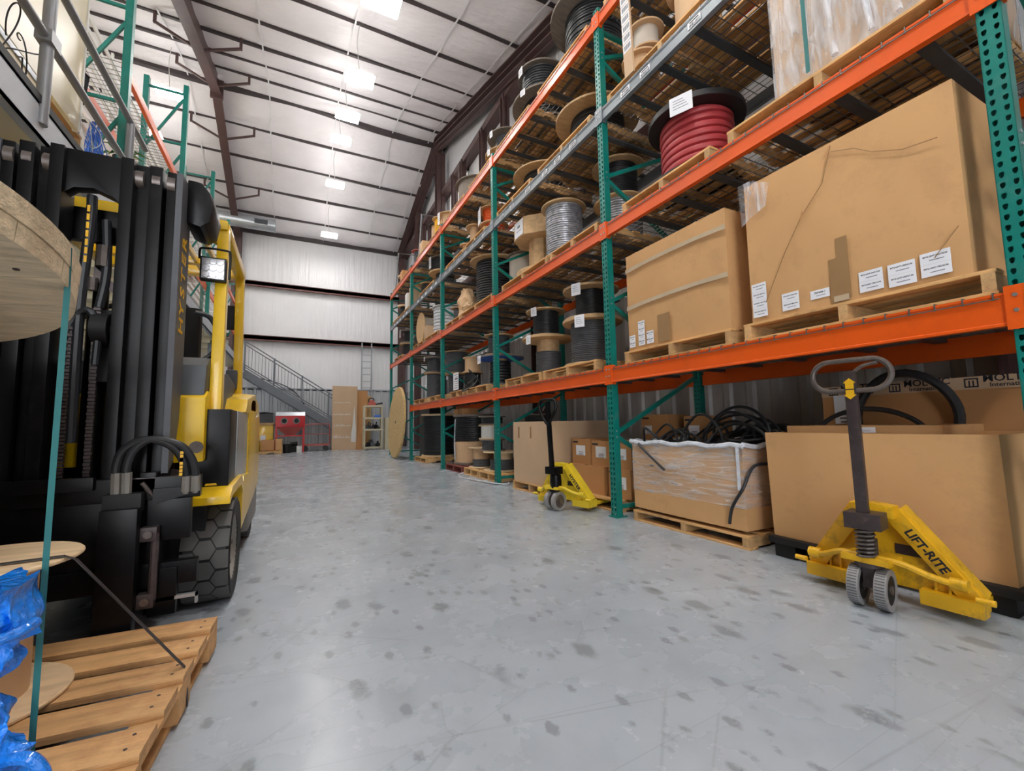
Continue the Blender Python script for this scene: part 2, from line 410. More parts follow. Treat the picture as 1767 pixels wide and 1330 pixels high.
struct('roof_deck', MB().add([(WL,Y0,cz(Y0)+.2),(WX,Y0,cz(Y0)+.2),(WX,14.3,11.6),(WL,14.3,11.6),(WX,WY,cz(WY)+.2),(WL,WY,cz(WY)+.2)], [(0,1,2,3),(3,2,4,5)]), 'galv')
def purlin_mesh(i):
    """a purlin whose lower edge shows unevenly below the draped insulation"""
    y = PUR[i]; z = cz(y); ridge = abs(y-14.65) < .1
    h = 0.2 if ridge else 0.075; w = 0.13 if ridge else 0.07
    m = MB(); n = 46
    for k in range(n+1):
        x = WL + (WX-WL)*k/n
        d = h*(0.55+0.45*math.sin(x*0.9+i*1.7)*math.sin(x*0.37+i))
        for dy, dz in ((-w/2, 0.03), (w/2, 0.03), (w/2, -d), (-w/2, -d)): m.v.append((x, y+dy, z+dz))
    for k in range(n):
        a = k*4
        for q in range(4): m.f.append((a+q, a+(q+1) % 4, a+4+(q+1) % 4, a+4+q))
    return m
m = MB().box(-0.8, WX, Y0-.1, Y0, 0, cz(Y0)+.1).box(WL, -0.8, Y0-.1, Y0, 4.6, cz(Y0)+.1).box(WL, WL+.3, Y0-.1, Y0, 0, 4.6)  # unseen front wall; its open doorway is added to let sky light reach the racks
struct('wall_front', m, 'wallfilm')
for i in range(len(PUR)): struct('purlin', purlin_mesh(i), 'purlin')
for k, x in enumerate((-5.2, -3.0, -0.92, 1.0, 2.85, 4.12)):
    pts = [(x, Y0, cz(Y0)-.05)] + [(x+(.012*math.sin(y)), y, cz(y)-(.06 if q % 2 == 0 else .1)) for q, y in enumerate(PUR)] + [(x, WY, cz(WY)-.04)]
    m = MB()
    for a, b in zip(pts[:-1], pts[1:]): m.bar(a, b, 0.035, 0.008)
    struct('ceiling_seam', m, 'seam')

def corr(y0, y1, z0, z1, x, axis, pitch=0.3, d=0.03):
    """corrugated sheet: trapezoid ribs; axis 'x': sheet spans x at y=const, axis 'y': spans y at x=const"""
    m = MB(); pts = []; t = y0
    while t < y1-1e-6:
        for q, o in ((0, 0), (.55, 0), (.65, d), (.9, d)):
            if t+q*pitch < y1: pts.append((t+q*pitch, o))
        t += pitch
    pts.append((y1, 0))
    for z in (z0, z1):
        for p, o in pts: m.v.append((p, x-o, z) if axis == 'x' else (x-o, p, z))
    n = len(pts)
    for i in range(n-1): m.f.append((i, i+1, n+i+1, n+i))
    return m
w = thing('wall_back', '', '', (0, 0, 0)); del w['label']; del w['category']; w['kind'] = 'structure'
obj('insulated_panel', MB().box(WL, WX, WY, WY+.1, 2.55, 9.6), 'wallfilm', w)
obj('liner_panel', corr(WL, WX, 0, 2.6, WY, 'x', 0.3, 0.03), 'liner', w)
obj('trim_cap', MB().box(WL, WX, WY-.045, WY, 2.6, 2.65), 'lightgrey', w)
for x in (-2.05, -.92, 1.0, 2.85):
    obj('seam_tape', MB().box(x-.012, x+.012, WY-.012, WY, 2.6, 9.35), 'seam', w)
for z in (4.72, 7.02):
    m = MB(); m.box(WL, WX-.3, WY-.22, WY, z-.1, z+.1); m.box(WL, WX-.3, WY-.22, WY-.2, z-.13, z+.1)
    obj('girt', m, 'girt', w, bevel=0.03)
obj('eave_strut', MB().box(WL, WX-.3, WY-.12, WY, 9.22, 9.4), 'purlin', w)

w = thing('wall_right', '', '', (0, 0, 0)); del w['label']; del w['category']; w['kind'] = 'structure'
m = MB(); m.v = [(WX, Y0, 2.95), (WX, WY, 2.95), (WX, WY, cz(WY)+.1), (WX, 14.3, 11.5), (WX, Y0, cz(Y0)+.1)]; m.f = [(0, 1, 2, 3, 4)]
obj('insulated_panel', m, 'wallfilm', w)
obj('liner_panel', corr(Y0, 13.4, 0, 2.98, WX, 'y', 0.3, 0.035), 'linerdark', w)
obj('liner_panel', corr(13.4, WY, 0, 2.55, WX, 'y', 0.3, 0.035), 'liner', w)
obj('insulated_panel', MB().box(WX-.01, WX, 13.4, WY, 2.55, 2.96), 'wallfilm', w)
for a, b in (((4.45, Y0, cz(Y0)-.28), (4.45, 14.3, 11.4-.28)), ((4.45, 14.3, 11.4-.28), (4.45, WY, cz(WY)-.28))):
    m = MB(); m.bar(a, b, 0.28, 0.03); m.bar((a[0], a[1], a[2]-.2), (b[0], b[1], b[2]-.2), 0.28, 0.03); m.bar((a[0], a[1], a[2]+.2), (b[0], b[1], b[2]+.2), 0.28, 0.03)
    m.bar(a, b, 0.03, 0.5)
    obj('rafter', m, 'brown', w)
def col(x, y, z0, z1, s=0.24):
    m = MB(); m.box(x-s/2, x+s/2, y-s/2, y-s/2+.02, z0, z1); m.box(x-s/2, x+s/2, y+s/2-.02, y+s/2, z0, z1); m.box(x-.01, x+.01, y-s/2, y+s/2, z0, z1); return m
obj('column', col(4.5, 14.3, 0, 10.7, .3), 'brown', w)
obj('column', col(4.5, 7.6, 0, cz(7.6)-.4), 'brown', w)
obj('column', col(4.5, 20.4, 0, cz(20.4)-.3, .3), 'brown', w)
obj('column', col(4.5, 17.4, 0, cz(17.4)-.3), 'brown', w)
obj('column', col(4.5, 1.0, 0, cz(1)-.4), 'brown', w)
for y in (9.1, 10.5, 12.1, 12.9, 15.7, 16.7): obj('window_post', col(4.55, y, 7.5, 9.2, .18), 'brown', w)
for z in (9.2, 7.55, 5.2): obj('girt', MB().box(4.5, WX, Y0, WY, z-.1, z+.1), 'brown', w, bevel=.02)
wi = thing('window_1', '', '', (0, 0, 0)); del wi['label']; del wi['category']; wi['kind'] = 'structure'
obj('window_frame', MB().box(4.76, 4.8, 12.2, 14.0, 7.7, 7.78).box(4.76, 4.8, 12.2, 14.0, 9.0, 9.08).box(4.76, 4.8, 12.2, 12.28, 7.7, 9.08).box(4.76, 4.8, 13.92, 14.0, 7.7, 9.08), 'white', wi)
obj('pane', MB().box(4.775, 4.785, 12.28, 13.92, 7.78, 9.0), 'glass', wi)

w = thing('wall_left', '', '', (0, 0, 0)); del w['label']; del w['category']; w['kind'] = 'structure'
m = MB(); m.v = [(WL, Y0, 0), (WL, WY, 0), (WL, WY, cz(WY)+.1), (WL, 14.3, 11.5), (WL, Y0, cz(Y0)+.1)]; m.f = [(0, 1, 2, 3, 4)]
obj('insulated_panel', m, 'wallfilm', w)
# main frame left of the aisle
w = thing('frame_rafter', '', '', (0, 0, 0)); del w['label']; del w['category']; w['kind'] = 'structure'
RX = -2.25
for a, b in (((RX, Y0, cz(Y0)), (RX, 14.4, 11.38)), ((RX, 14.4, 11.38), (RX, WY-.3, cz(WY-.3)))):
    m = MB(); m.bar((a[0], a[1], a[2]-.62), (b[0], b[1], b[2]-.62), .24, .025)
    m.bar((a[0], a[1], a[2]-.31), (b[0], b[1], b[2]-.31), .02, .62)
    obj('beam', m, 'brown', w)
obj('splice_plate', MB().box(RX-.16, RX+.16, 14.36, 14.44, 10.62, 11.2), 'brown', w)
obj('column', col(RX, WY-.3, 0, cz(WY-.3)-.3, .3), 'brown', w)
for y in PUR[7::2]:
    for s in (-1, 1):
        m = MB(); m.bar((RX+s*.1, y, cz(y)-.6), (RX+s*.85, y-.05, cz(y)-.3), .05, .05); m.bar((RX+s*.85, y-.05, cz(y)-.33), (RX+s*.85, y-.05, cz(y)), .06, .05)
        obj('flange_brace', m, 'brown', w)

# ------------------------------------------------------------------ high-bay lamps
def lamp(label, x, y, drop=1.25, group=None, rz=0.0):
    zc = cz(y)
    t = thing('high_bay_light', label, 'ceiling light', (x, y, zc-drop), rz, group)
    obj('housing', MB().box(-.27, .27, -.18, .18, 0.0, .05), 'white', t, bevel=.01)
    obj('diffuser', MB().box(-.3, .3, -.21, .21, -.03, 0.0), 'lamp', t, bevel=.02)
    obj('suspension_cord', MB().tube([(-.0, 0, .06), (-.04, .02, drop*.4), (-.06, .03, drop*.7), (-.02, 0, drop-.05)], .008, 6), 'white', t)
    return t
lamp('lit high bay LED light hanging nearest in the row over the aisle', 1.12, 9.37, 1.3)
lamp('lit high bay LED light, second nearest in the row over the aisle', 1.12, 11.9, 1.2)
lamp('lit high bay LED light just before the ridge, middle of the row over the aisle', 1.12, 13.9, 1.25)
lamp('lit high bay LED light beyond the ridge, second farthest in the row', 1.12, 15.9, 1.28)
lamp('lit high bay LED light nearest the back wall, small and farthest in the row', 1.12, 18.45, 1.3)
lamp('lit high bay LED light behind the green rack uprights on the left', -3.13, 13.5, 1.35)
for y in (6.7, 3.9, 1.1, -1.6): lamp('lit high bay LED light over the near end of the aisle, out of the picture', 1.12, y, 1.2, 'lights over the near aisle')
for y in (8.3, 4.6, 15.6, .8): lamp('lit high bay LED light over the mezzanine racks, out of the picture', -4.05, y, 1.2, 'lights over the mezzanine')

t = thing('air_duct', 'galvanised round air duct ending in a grille near the back wall', 'duct', (0, 19.4, 9.15))
obj('duct_pipe', MB().cyl((-4.2, 0, 0), (-.85, 0, 0), .25, n=28), 'galv', t)
for x in (-3.2, -2.2, -.87): obj('seam_ring', MB().lathe([(.25, x-.02), (.262, x-.02), (.262, x+.02), (.25, x+.02)], 28, axis='x', closed=True), 'galv', t)
m = MB()
for k in range(7): m.box(-1.55, -1.15, -.258+.0, -.245, -.07+k*.022, -.06+k*.022)
m.box(-1.58, -1.12, -.25, -.235, -.09, .1)
obj('grille', m, 'channel', t, label='dark grille in the side of the duct')

# ------------------------------------------------------------------ mezzanine on the left
w = thing('mezzanine', '', '', (0, 0, 0)); del w['label']; del w['category']; w['kind'] = 'structure'
obj('deck', MB().box(WL, -1.84, Y0, 18.6, 3.22, 3.38), 'cream', w)
m = MB(); m.box(-1.8, -1.78, Y0, 19.4, 3.2, 3.44); m.box(-1.86, -1.78, Y0, 19.4, 3.2, 3.215); m.box(-1.86, -1.78, Y0, 19.4, 3.425, 3.44)
obj('fascia_channel', m, 'lightgrey', w)
obj('deck_edge_angle', MB().box(-1.84, -1.77, Y0, 6.3, 3.44, 3.5), 'blackmatt', w)
m = MB()
for k in range(20): m.box(WL, -1.9, -2.6+k*.9, -2.5+k*.9, 3.08, 3.22)
obj('joist', m, 'cream', w); w.children[-1]['kind'] = 'structure'
for y in (-1.5, 3.3, 8.4, 13.2, 18.2): obj('post', MB().box(-2.0, -1.86, y-.07, y+.07, 0, 3.2), 'greypaint', w)
obj('under_wall', MB().box(-2.6, -2.5, Y0, 5.6, 0, 3.2), 'channel', w)
r = thing('guard_rail', 'grey pipe guard rail along the edge of the mezzanine', 'railing', (-1.78, 0, 3.44))
for z in (1.09, .55): obj('rail', MB().tube([(0, -2.5, z), (0, 6.75, z)], .034, 12), 'pipe', r)
for y in (-1.4, 1.5, 4.37, 6.2): obj('post', MB().tube([(0, y, -.15), (0, y, 1.08)], .04, 14), 'pipe', r)
obj('rail_bracket', MB().box(-.05, .05, 4.3, 4.45, .5, .6), 'pipe', r)

def teal_post(h, holes=True, w=0.085, d=0.075):
    """perforated upright: front face at x=0 pierced by two columns of holes, closed sides"""
    m = MB(); step = 0.0508; n = int(h/step)
    if holes:
        for c0, c1 in ((0, w/2), (w/2, w)):
            cy = (c0+c1)/2
            for k in range(n):
                za = k*step; zb = za+step; zc_ = (za+zb)/2
                O = [(c0, za), (cy, za), (c1, za), (c1, zc_), (c1, zb), (cy, zb), (c0, zb), (c0, zc_)]
                H = [(cy-.005, zc_-.013), (cy, zc_-.016), (cy+.005, zc_-.013), (cy+.0095, zc_), (cy+.008, zc_+.011), (cy, zc_+.013), (cy-.008, zc_+.011), (cy-.0095, zc_)]
                b = len(m.v)
                m.v += [(0, p[0], p[1]) for p in O] + [(0, p[0], p[1]) for p in H] + [(.003, p[0], p[1]) for p in H]
                for q in range(8):
                    r_ = (q+1) % 8
                    m.f.append((b+q, b+r_, b+8+r_, b+8+q)); m.f.append((b+8+q, b+8+r_, b+16+r_, b+16+q))
        m.box(0, d, 0, .003, 0, n*step); m.box(0, d, w-.003, w, 0, n*step); m.box(d-.003, d, 0, w, 0, n*step)
    else:
        m.box(0, d, 0, w, 0, h)
    return m
def hole_strip(h, w=0.085, x=-0.0015):
    m = MB(); n = int(h/.0508)
    for cy in (w/4, 3*w/4):
        for k in range(n):
            m.cyl((x, cy, k*.0508+.025), (x+.002, cy, k*.0508+.025), .009, n=6)
    return m

# left rack up on the mezzanine
lr = thing('pallet_rack', 'tall green upright rack standing on the left mezzanine with orange beams', 'rack', (-1.9, 0, 3.44))
lp = teal_post(3.66).mesh('post', 'teal')
for k, y in enumerate((6.3, 9.1, 12.0, 14.7, 17.5)):
    fr = obj('upright_frame', MB().box(-.02, .1, y-.1, y+.02, 0, .012), 'teal', lr)
    obj('post', lp, None, fr, (0, y-.085, 0)); 
    o = obj('post', lp, None, fr, (-.56, y-.085, 0))
    m = MB()
    for z in (.15, 1.35, 2.55, 3.5): obj('horizontal_brace', MB().bar((-.5, y-.04, z), (0, y-.04, z), .03, .035), 'teal', fr)
    pass
    m = MB()
    for z in (.15, 1.35, 2.4): obj('diagonal_brace', MB().bar((-.5, y-.04, z), (0, y-.04, z+1.0), .03, .035), 'teal', fr)
    pass
ys = [6.3, 9.1, 12.0, 14.7, 17.5]
for a, b in zip(ys[:-1], ys[1:]):
    for z in (.87, 1.9):
        if a < 7 and z < 1: continue
        for x in (-.03, -.6): obj('beam', MB().box(x, x+.045, a, b-.085, z-.12, z), 'orange', lr, bevel=.004)
        m = MB()
        for k in range(30): m.box(-.6, .0, a+.05+k*(b-a-.15)/30, a+.056+k*(b-a-.15)/30, z, z+.006)
        for k in range(6): m.box(-.58+k*.11, -.574+k*.11, a+.03, b-.1, z, z+.006)
        obj('wire_deck', m, 'wire', lr)
# wire storage panels with white slats further along the mezzanine
t = thing('slatted_panel', 'white slatted shelving standing behind the orange beams on the mezzanine', 'shelving', (-2.7, 0, 3.44))
m = MB()
for k in range(16): m.box(0, .02, 6.6, 17.3, .25+k*.2, .33+k*.2)
for y in (6.6, 8.5, 10.4, 12.3, 14.2, 16.1, 17.3): m.box(-.03, 0, y-.02, y+.02, 0, 3.5)
obj('slats', m, 'white', t)

# office partition and desk on the mezzanine
t = thing('office_partition', 'cream office partition panels behind the mezzanine rail', 'partition', (-2.1, 0, 3.44))
obj('panel', MB().box(-.04, 0, -2.5, 5.85, .66, 2.6), 'cream', t)
obj('panel', MB().box(-.04, 0, -2.5, 5.15, 0, .58), 'cream', t)
obj('top_trim', MB().box(-.06, .01, -2.5, 5.2, .58, .63), 'galv', t)
obj('stud', MB().box(-.03, .01, 5.22, 5.27, 0, .6), 'tan', t)
obj('vertical_trim', MB().box(-.05, .01, 5.85, 5.88, .66, 2.6), 'white', t)
t = thing('plywood_desk', 'tan wooden desk with open front at the end of the mezzanine', 'desk', (-2.17, 5.3, 3.44))
obj('back_panel', MB().box(-.62, -.6, 0, .82, 0, .95), 'tan', t)
obj('desk_top', MB().box(-.62, 0, 0, .84, .72, .75), 'tan', t)
obj('end_panel', MB().box(-.6, 0, .8, .82, 0, .72), 'tan', t)
t = thing('monitor', 'black computer monitor seen from below beyond the office partition', 'monitor', (-2.25, 6.0, 4.75), rot=(0, .1, -.25))
obj('screen', MB().box(-.02, .03, -.2, .2, -.15, .2), 'screen', t, bevel=.006)
obj('stand', MB().box(-.05, -.02, -.03, .03, -.5, 0), 'blackmatt', t)
obj('base', MB().box(-.16, .08, -.14, .14, -.54, -.51), 'blackmatt', t)
t = thing('potted_plant', 'small leafy green plant on the desk under the monitor', 'plant', (-2.0, 6.7, 4.2))
obj('pot', MB().lathe([(0, 0), (.06, 0), (.08, .13), (0, .13)], 16), 'blackmatt', t)
m = MB()
for k in range(16):
    a = random.uniform(0, 6.28); l = random.uniform(.15, .35); h = random.uniform(.1, .4)
    d = Vector((math.cos(a), math.sin(a), 0)); s_ = Vector((-d.y, d.x, 0))*.025
    p = d*l*.5 + Vector((0, 0, .13+h*.7)); q = d*l + Vector((0, 0, .1+h*.6))
    m.add([(0, 0, .12), p+s_, q, p-s_], [(0, 1, 2, 3)])
obj('leaves', m, 'leaf', t)
def squiggle(c, r, n, seed, sx=1, sy=1, sz=1, k=60):
    rn = random.Random(seed); ph = [rn.uniform(0, 6.28) for _ in range(6)]; pts = []
    for i in range(k*n):
        t_ = i/k*2*PI
        pts.append((c[0]+sx*r*(.6*math.cos(t_+ph[0])+.4*math.sin(t_*.37+ph[1])), c[1]+sy*r*(.6*math.sin(t_+ph[2])+.4*math.cos(t_*.29+ph[3])), c[2]+sz*r*(.8*math.sin(t_*.5+ph[4])+.3*math.cos(t_*.81+ph[5]))))
    return pts
t = thing('network_cables', 'tangle of blue network cables hanging under the mezzanine desk', 'cables', (-2.02, 5.9, 3.95))
m = MB()
for k in range(26):
    y = random.uniform(.02, .24)
    m.tube([(random.uniform(-.04, .04), y, .34), (random.uniform(-.06, .06), y+random.uniform(-.05, .08), .1), (random.uniform(-.06, .06), y+random.uniform(-.06, .1), -.15), (random.uniform(-.05, .05), y+random.uniform(-.05, .1), -.42)], .005, 5)
obj('hanging_bundle', m, 'cblue', t)
m = MB()
for k in range(5): m.tube(squiggle((0, -.1+.08*k, .05), .22, 1, k+3, .4, 1.5, 1, 30), .004, 5)
obj('loose_loops', m, 'cablelight', t)
t = thing('power_cables', 'dark cords tied around the grey rail post on the mezzanine', 'cables', (-1.82, 4.3, 3.5))
m = MB()
for k in range(4): m.tube(squiggle((-.05, -.15+.05*k, .25), .14, 1, 40+k, .5, 1, 1.6, 30), .005, 5)
obj('cord', m, 'cable', t)

# ------------------------------------------------------------------ stair and things at the back wall
t = thing('staircase', 'grey steel staircase with picket railing going down along the back wall', 'stairs', (0, 19.5, 0))
A = Vector((-1.8, 0, 3.12)); B = Vector((2.35, 0, .42))
for y in (0, .95):
    obj('stringer', MB().bar((A.x, y, A.z), (B.x, y, B.z), .04, .3, (0, 0, 1)), 'greypaint', t)
m = MB()
for k in range(14):
    p = A.lerp(B, (k+.5)/14); m.box(p.x-.14, p.x+.14, .02, .93, p.z-.02, p.z+.02)
obj('treads', m, 'greypaint', t)
for dz, r_ in ((1.27, .022), (1.13, .02), (.34, .02), (.25, .018)):
    obj('rail', MB().tube([(A.x, 0, A.z+dz), (B.x, 0, B.z+dz)], r_, 8), 'greypaint', t)
for k in range(5):
    p = A.lerp(B, k/4*.98+.01); obj('post', MB().box(p.x-.03, p.x+.03, -.03, .03, p.z+.1, p.z+1.3), 'greypaint', t)
for k in range(36):
    p = A.lerp(B, (k+.5)/36); obj('baluster', MB().box(p.x-.008, p.x+.008, -.008, .008, p.z+.3, p.z+1.13), 'greypaint', t)

def plain_crate(name, label, cat, x0, x1, y0, y1, z0, z1, m, group=None, rz=0, bevel=.006):
    return single(name, MB().box(-(x1-x0)/2, (x1-x0)/2, -(y1-y0)/2, (y1-y0)/2, 0, z1-z0), m, label, cat, ((x0+x1)/2, (y0+y1)/2, z0), rz, group, bevel)

t = thing('cardboard_sheet', 'tall brown cardboard sheet with white paint drips leaning by the stairs', 'cardboard', (1.42, 19.25, 0), 0, rot=(-.02, 0, 0))
obj('sheet', MB().box(0, .98, 0, .05, 0, 2.66), 'cardpale', t)
m = MB(); rn = random.Random(5)
for z in (.5, .98, 1.45, 1.95):
    for k in range(26):
        x = .05+k*.026; m.prism([(x, z), (x+.022, z), (x+.012, z+rn.uniform(.02, .13)*(1.4-z*.4))], -.004, -.001, 'y')
m.prism([(.74, .32), (.93, .3), (.94, .8), (.9, 1.3), (.88, 1.9), (.83, 1.4), (.8, 1.0), (.75, .7)], -.005, -.001, 'y')
obj('paint_drips', m, 'white', t, label='white dripped paint')
single('cardboard_sheet', MB().box(0, .42, 0, .2, 0, 2.5), 'cardrich', 'narrow darker cardboard carton standing behind the paint dripped sheet', 'cardboard', (2.42, 19.5, 0))
single('chipboard_panel', MB().box(0, .5, 0, .05, 0, 2.3), 'osb', 'stained chipboard panel leaning behind the beige shelf unit', 'board', (2.55, 19.85, 0))
single('cardboard_sheet', MB().prism([(0, 0), (.3, 0), (.42, 1.1), (.38, 1.3), (.1, .9)], 0, .02, 'y'), 'cardrich', 'curved scrap of cardboard leaning at the left of the beige shelf unit', 'cardboard', (2.3, 18.85, 0))

t = thing('ladder', 'slim aluminium ladder leaning upright against the back wall', 'ladder', (2.7, 20.35, 0), rot=(-.0, 0, 0))
for x in (0, .42): obj('side_rail', MB().box(x-.025, x+.025, -.03, .03, 0, 4.75), 'galv', t)
for k in range(15): obj('rung', MB().cyl((0, 0, .3+k*.3), (.42, 0, .3+k*.3), .015, n=8), 'galv', t)

t = thing('shelf_unit', 'beige plastic shelf unit holding tools by the back wall', 'shelves', (2.55, 18.3, 0))
for z in (.06, .78, 1.25, 1.74): obj('shelf', MB().box(0, .74, 0, .45, z, z+.07), 'beige', t, bevel=.008)
for x in (.03, .71):
    for y in (.04, .41): obj('leg', MB().cyl((x, y, 0), (x, y, 1.76), .032, n=10), 'beige', t)
t = thing('chainsaw', 'red and black chainsaw lying on top of the beige shelf unit', 'power tool', (2.88, 18.5, 1.81))
obj('engine_cover', MB().box(-.16, .14, -.1, .1, 0, .14).box(-.1, .08, -.08, .08, .14, .22), 'redfaded', t, bevel=.03)
obj('grip', MB().tube([(-.14, 0, .06), (-.12, 0, .26), (.02, 0, .3), (.1, 0, .2)], .02, 8), 'blackmatt', t)
obj('guide_bar', MB().bar((.12, -.02, .04), (.42, -.02, .1), .02, .07), 'steeldark', t)
rn = random.Random(9)
for z, n in ((.85, 7), (.13, 9)):
    for k in range(n):
        m = MB(); x = 2.62+k*.6/n; y = 18.35+rn.uniform(0, .25); h = rn.uniform(.1, .3)
        m.box(-.05, .05, -.06, .06, 0, h*.6); m.cyl((0, 0, h*.5), (rn.uniform(-.08, .08), 0, h), .025, n=8)
        single('hand_tool', m, rn.choice(['cable', 'steeldark', 'cablegrey']), 'small dark tool packed on the lower shelves of the beige unit', 'tool', (x, y, z), rn.uniform(0, 3), 'tools on the beige shelf unit')
single('plastic_box', MB().box(-.12, .12, -.1, .1, 0, .1), 'cblue', 'small blue plastic box on the second shelf of the beige unit', 'box', (3.1, 18.5, 1.32), bevel=.01)

t = thing('stacked_frames', 'stack of pale slotted block frames on the floor right of the beige shelf unit', 'frames', (3.38, 18.3, 0))
obj('side', MB().box(0, .2, 0, .3, 0, 1.3), 'beige', t)
m = MB()
for k in range(8): m.box(.22, .62, 0, .3, k*.17, k*.17+.04)
for x in (.22, .4, .58): m.box(x, x+.04, .02, .28, 0, 1.3)
obj('slots', m, 'beige', t)

t = thing('blast_cabinet', 'red sandblasting cabinet with two round glove ports and a hopper', 'machine', (-.62, 18.8, 0))
obj('lid', MB().prism([(0, 1.42), (.1, 1.56), (.5, 1.6), (.62, 1.42)], 0, 1.02, 'x'), 'galv', t, label='dusty slanted lid')
f = obj('front_panel', MB().box(0, 1.02, 0, .6, .98, 1.42), 'red', t, bevel=.02)
for x in (.3, .72):
    obj('glove_port', MB().lathe([(.085, -.03), (.12, -.03), (.12, .0), (.085, .0)], 24, (x, 0, 1.22), 'y', True), 'steel', f)
    obj('port_cover', MB().cyl((x, -.008, 1.22), (x, .0, 1.22), .086, n=20), 'blackmatt', f)
obj('hopper', MB().add([(.03,0,.98),(.99,0,.98),(.99,.6,.98),(.03,.6,.98),(.4,.25,.62),(.62,.25,.62),(.62,.4,.62),(.4,.4,.62)], [(0,1,5,4),(1,2,6,5),(2,3,7,6),(3,0,4,7),(4,5,6,7)]), 'redfaded', t)
for x in (.0, .95):
    for y in (.02, .53): obj('leg', MB().box(x, x+.06, y, y+.05, 0, 1.0), 'red', t)
obj('cross_brace', MB().box(0, 1.02, .01, .04, .62, .66), 'red', t)
pallet_spec = (-1.35, 18.2)
plain_crate('cardboard_box', 'plain brown box in the middle of the small pallet before the yellow bench', 'box', -1.05, -.62, 18.25, 18.7, .13, .52, 'cardrich')
plain_crate('cardboard_box', 'brown box at the left end of the small pallet before the yellow bench', 'box', -1.5, -1.1, 18.25, 18.7, .13, .5, 'cardrich')
plain_crate('cardboard_box', 'turned brown box at the right end of the small pallet before the yellow bench', 'box', -.58, -.36, 18.3, 18.75, .13, .54, 'card', rz=0)
t = thing('bucket', 'black plastic bucket on the floor in front of the red cabinet', 'bucket', (-.2, 18.6, 0))
obj('body', MB().lathe([(0, .0), (.12, 0), (.15, .34), (.14, .34), (.11, .02), (0, .02)], 24), 'blackmatt', t)
obj('handle', MB().tube([(.15*math.cos(a), 0, .33+.12*math.sin(a)) for a in [k*PI/10 for k in range(11)]], .004, 6), 'steel', t)
single('motor_part', MB().box(-.14, .14, -.1, .1, .0, .25).cyl((-.1, 0, .3), (.16, 0, .34), .08), 'blackmatt', 'black motor lying under the red cabinet', 'motor', (-.0, 19.15, 0))
single('white_tub', MB().box(-.09, .09, -.09, .09, 0, .24), 'white', 'small white tub under the right side of the red cabinet', 'tub', (.22, 18.7, 0), bevel=.01)

t = thing('platform_cart', 'rusty red platform cart with a bent pipe push handle at the back wall', 'cart', (.45, 19.1, 0))
obj('platform', MB().box(-.1, .85, 0, .6, .22, .28), 'redfaded', t, bevel=.01)
obj('push_handle', MB().tube([(-.05, .3, .25), (-.05, .3, .95), (0, .3, 1.05), (.1, .3, 1.08), (.8, .3, 1.08), (.88, .3, 1.02), (.9, .3, .25)], .018, 8), 'redfaded', t)
obj('crossbar', MB().tube([(-.05, .3, .68), (.9, .3, .68)], .014, 8), 'redfaded', t)
for x, y in ((.0, .05), (.75, .05), (.0, .55), (.75, .55)): obj('wheel', MB().cyl((x, y-.02, .1), (x, y+.02, .1), .1, n=16), 'cable', t)

t = thing('workbench', 'yellow cabinet bench with a wooden top beside the red cabinet', 'bench', (-1.75, 19.3, 0))
obj('cabinet', MB().box(.2, 1.05, 0, .6, .1, 1.08), 'yellow', t, bevel=.01)
obj('bench_top', MB().box(0, 1.1, -.05, .65, 1.08, 1.16), 'ply', t)
obj('notice', MB().box(.62, .8, -.006, 0, .45, .68), 'paper', t)
t = thing('cable_pile', 'heap of black hoses and machine parts piled on the yellow bench', 'hoses', (-1.15, 19.55, 1.16))
m = MB()
for k in range(9): m.tube(squiggle((.05*k-.2, 0, .2), .26, 1, 60+k, 1.1, .8, .7, 30), .028, 7)
m.box(-.4, .42, -.2, .2, 0, .35)
obj('hoses', m, 'cable', t)
single('hanging_hose', MB().tube([(-1.9, 20.6, 3.05), (-1.2, 20.6, 3.0), (-.3, 20.6, 2.7), (.25, 20.6, 2.2), (.5, 20.6, 1.6)], .02, 8), 'cable', 'thin black hose drooping across the wall behind the stairs', 'hose')
# ------------------------------------------------------------------ the pallet rack on the right
D = 2.893; REAR = 4.255; PY = [3.524+2.843*(k-1) for k in range(-1, 6)]   # far edges of the uprights, k = -1..5
LZ = [1.51, 3.035, 4.33, 5.449]
rack = thing('pallet_rack', 'long pallet rack along the right wall with teal uprights, orange and grey beams', 'rack', (D, 0, 0))
pf = teal_post(5.55).mesh('post', 'teal'); pb = teal_post(5.55, False).mesh('post', 'teal')
hs = hole_strip(5.5).mesh('holes', 'blackmatt')
mz = MB(); mh = MB(); md = MB(); mfoot = MB(); mbolt = MB()
mfoot.box(-.02, .12, -.02, .105, 0, .012)
for z in (.03, .1): mbolt.cyl((-.004, .02, z), (0, .02, z), .008, n=8)
for k in range(4):
    z0 = .12+1.38*k; zf = .80+1.38*k
    mbolt.cyl((.035, -.006, zf), (.035, .002, zf), .009, n=8); mbolt.cyl((.035, -.006, zf+.06), (.035, .002, zf+.06), .009, n=8)
mfoot = mfoot.mesh('foot_plate', 'teal'); mbolt = mbolt.mesh('bolts', 'bolt'); md = MB().bar((1.29, .045, .12), (.07, .045, .80), .035, .04).mesh('diagonal_brace', 'teal'); md2 = MB().bar((.07, .045, .84), (1.29, .045, 1.46), .035, .04).mesh('diagonal_brace', 'teal')
mh = MB().bar((.07, .045, 0), (1.29, .045, 0), .035, .04).mesh('horizontal_brace', 'teal')
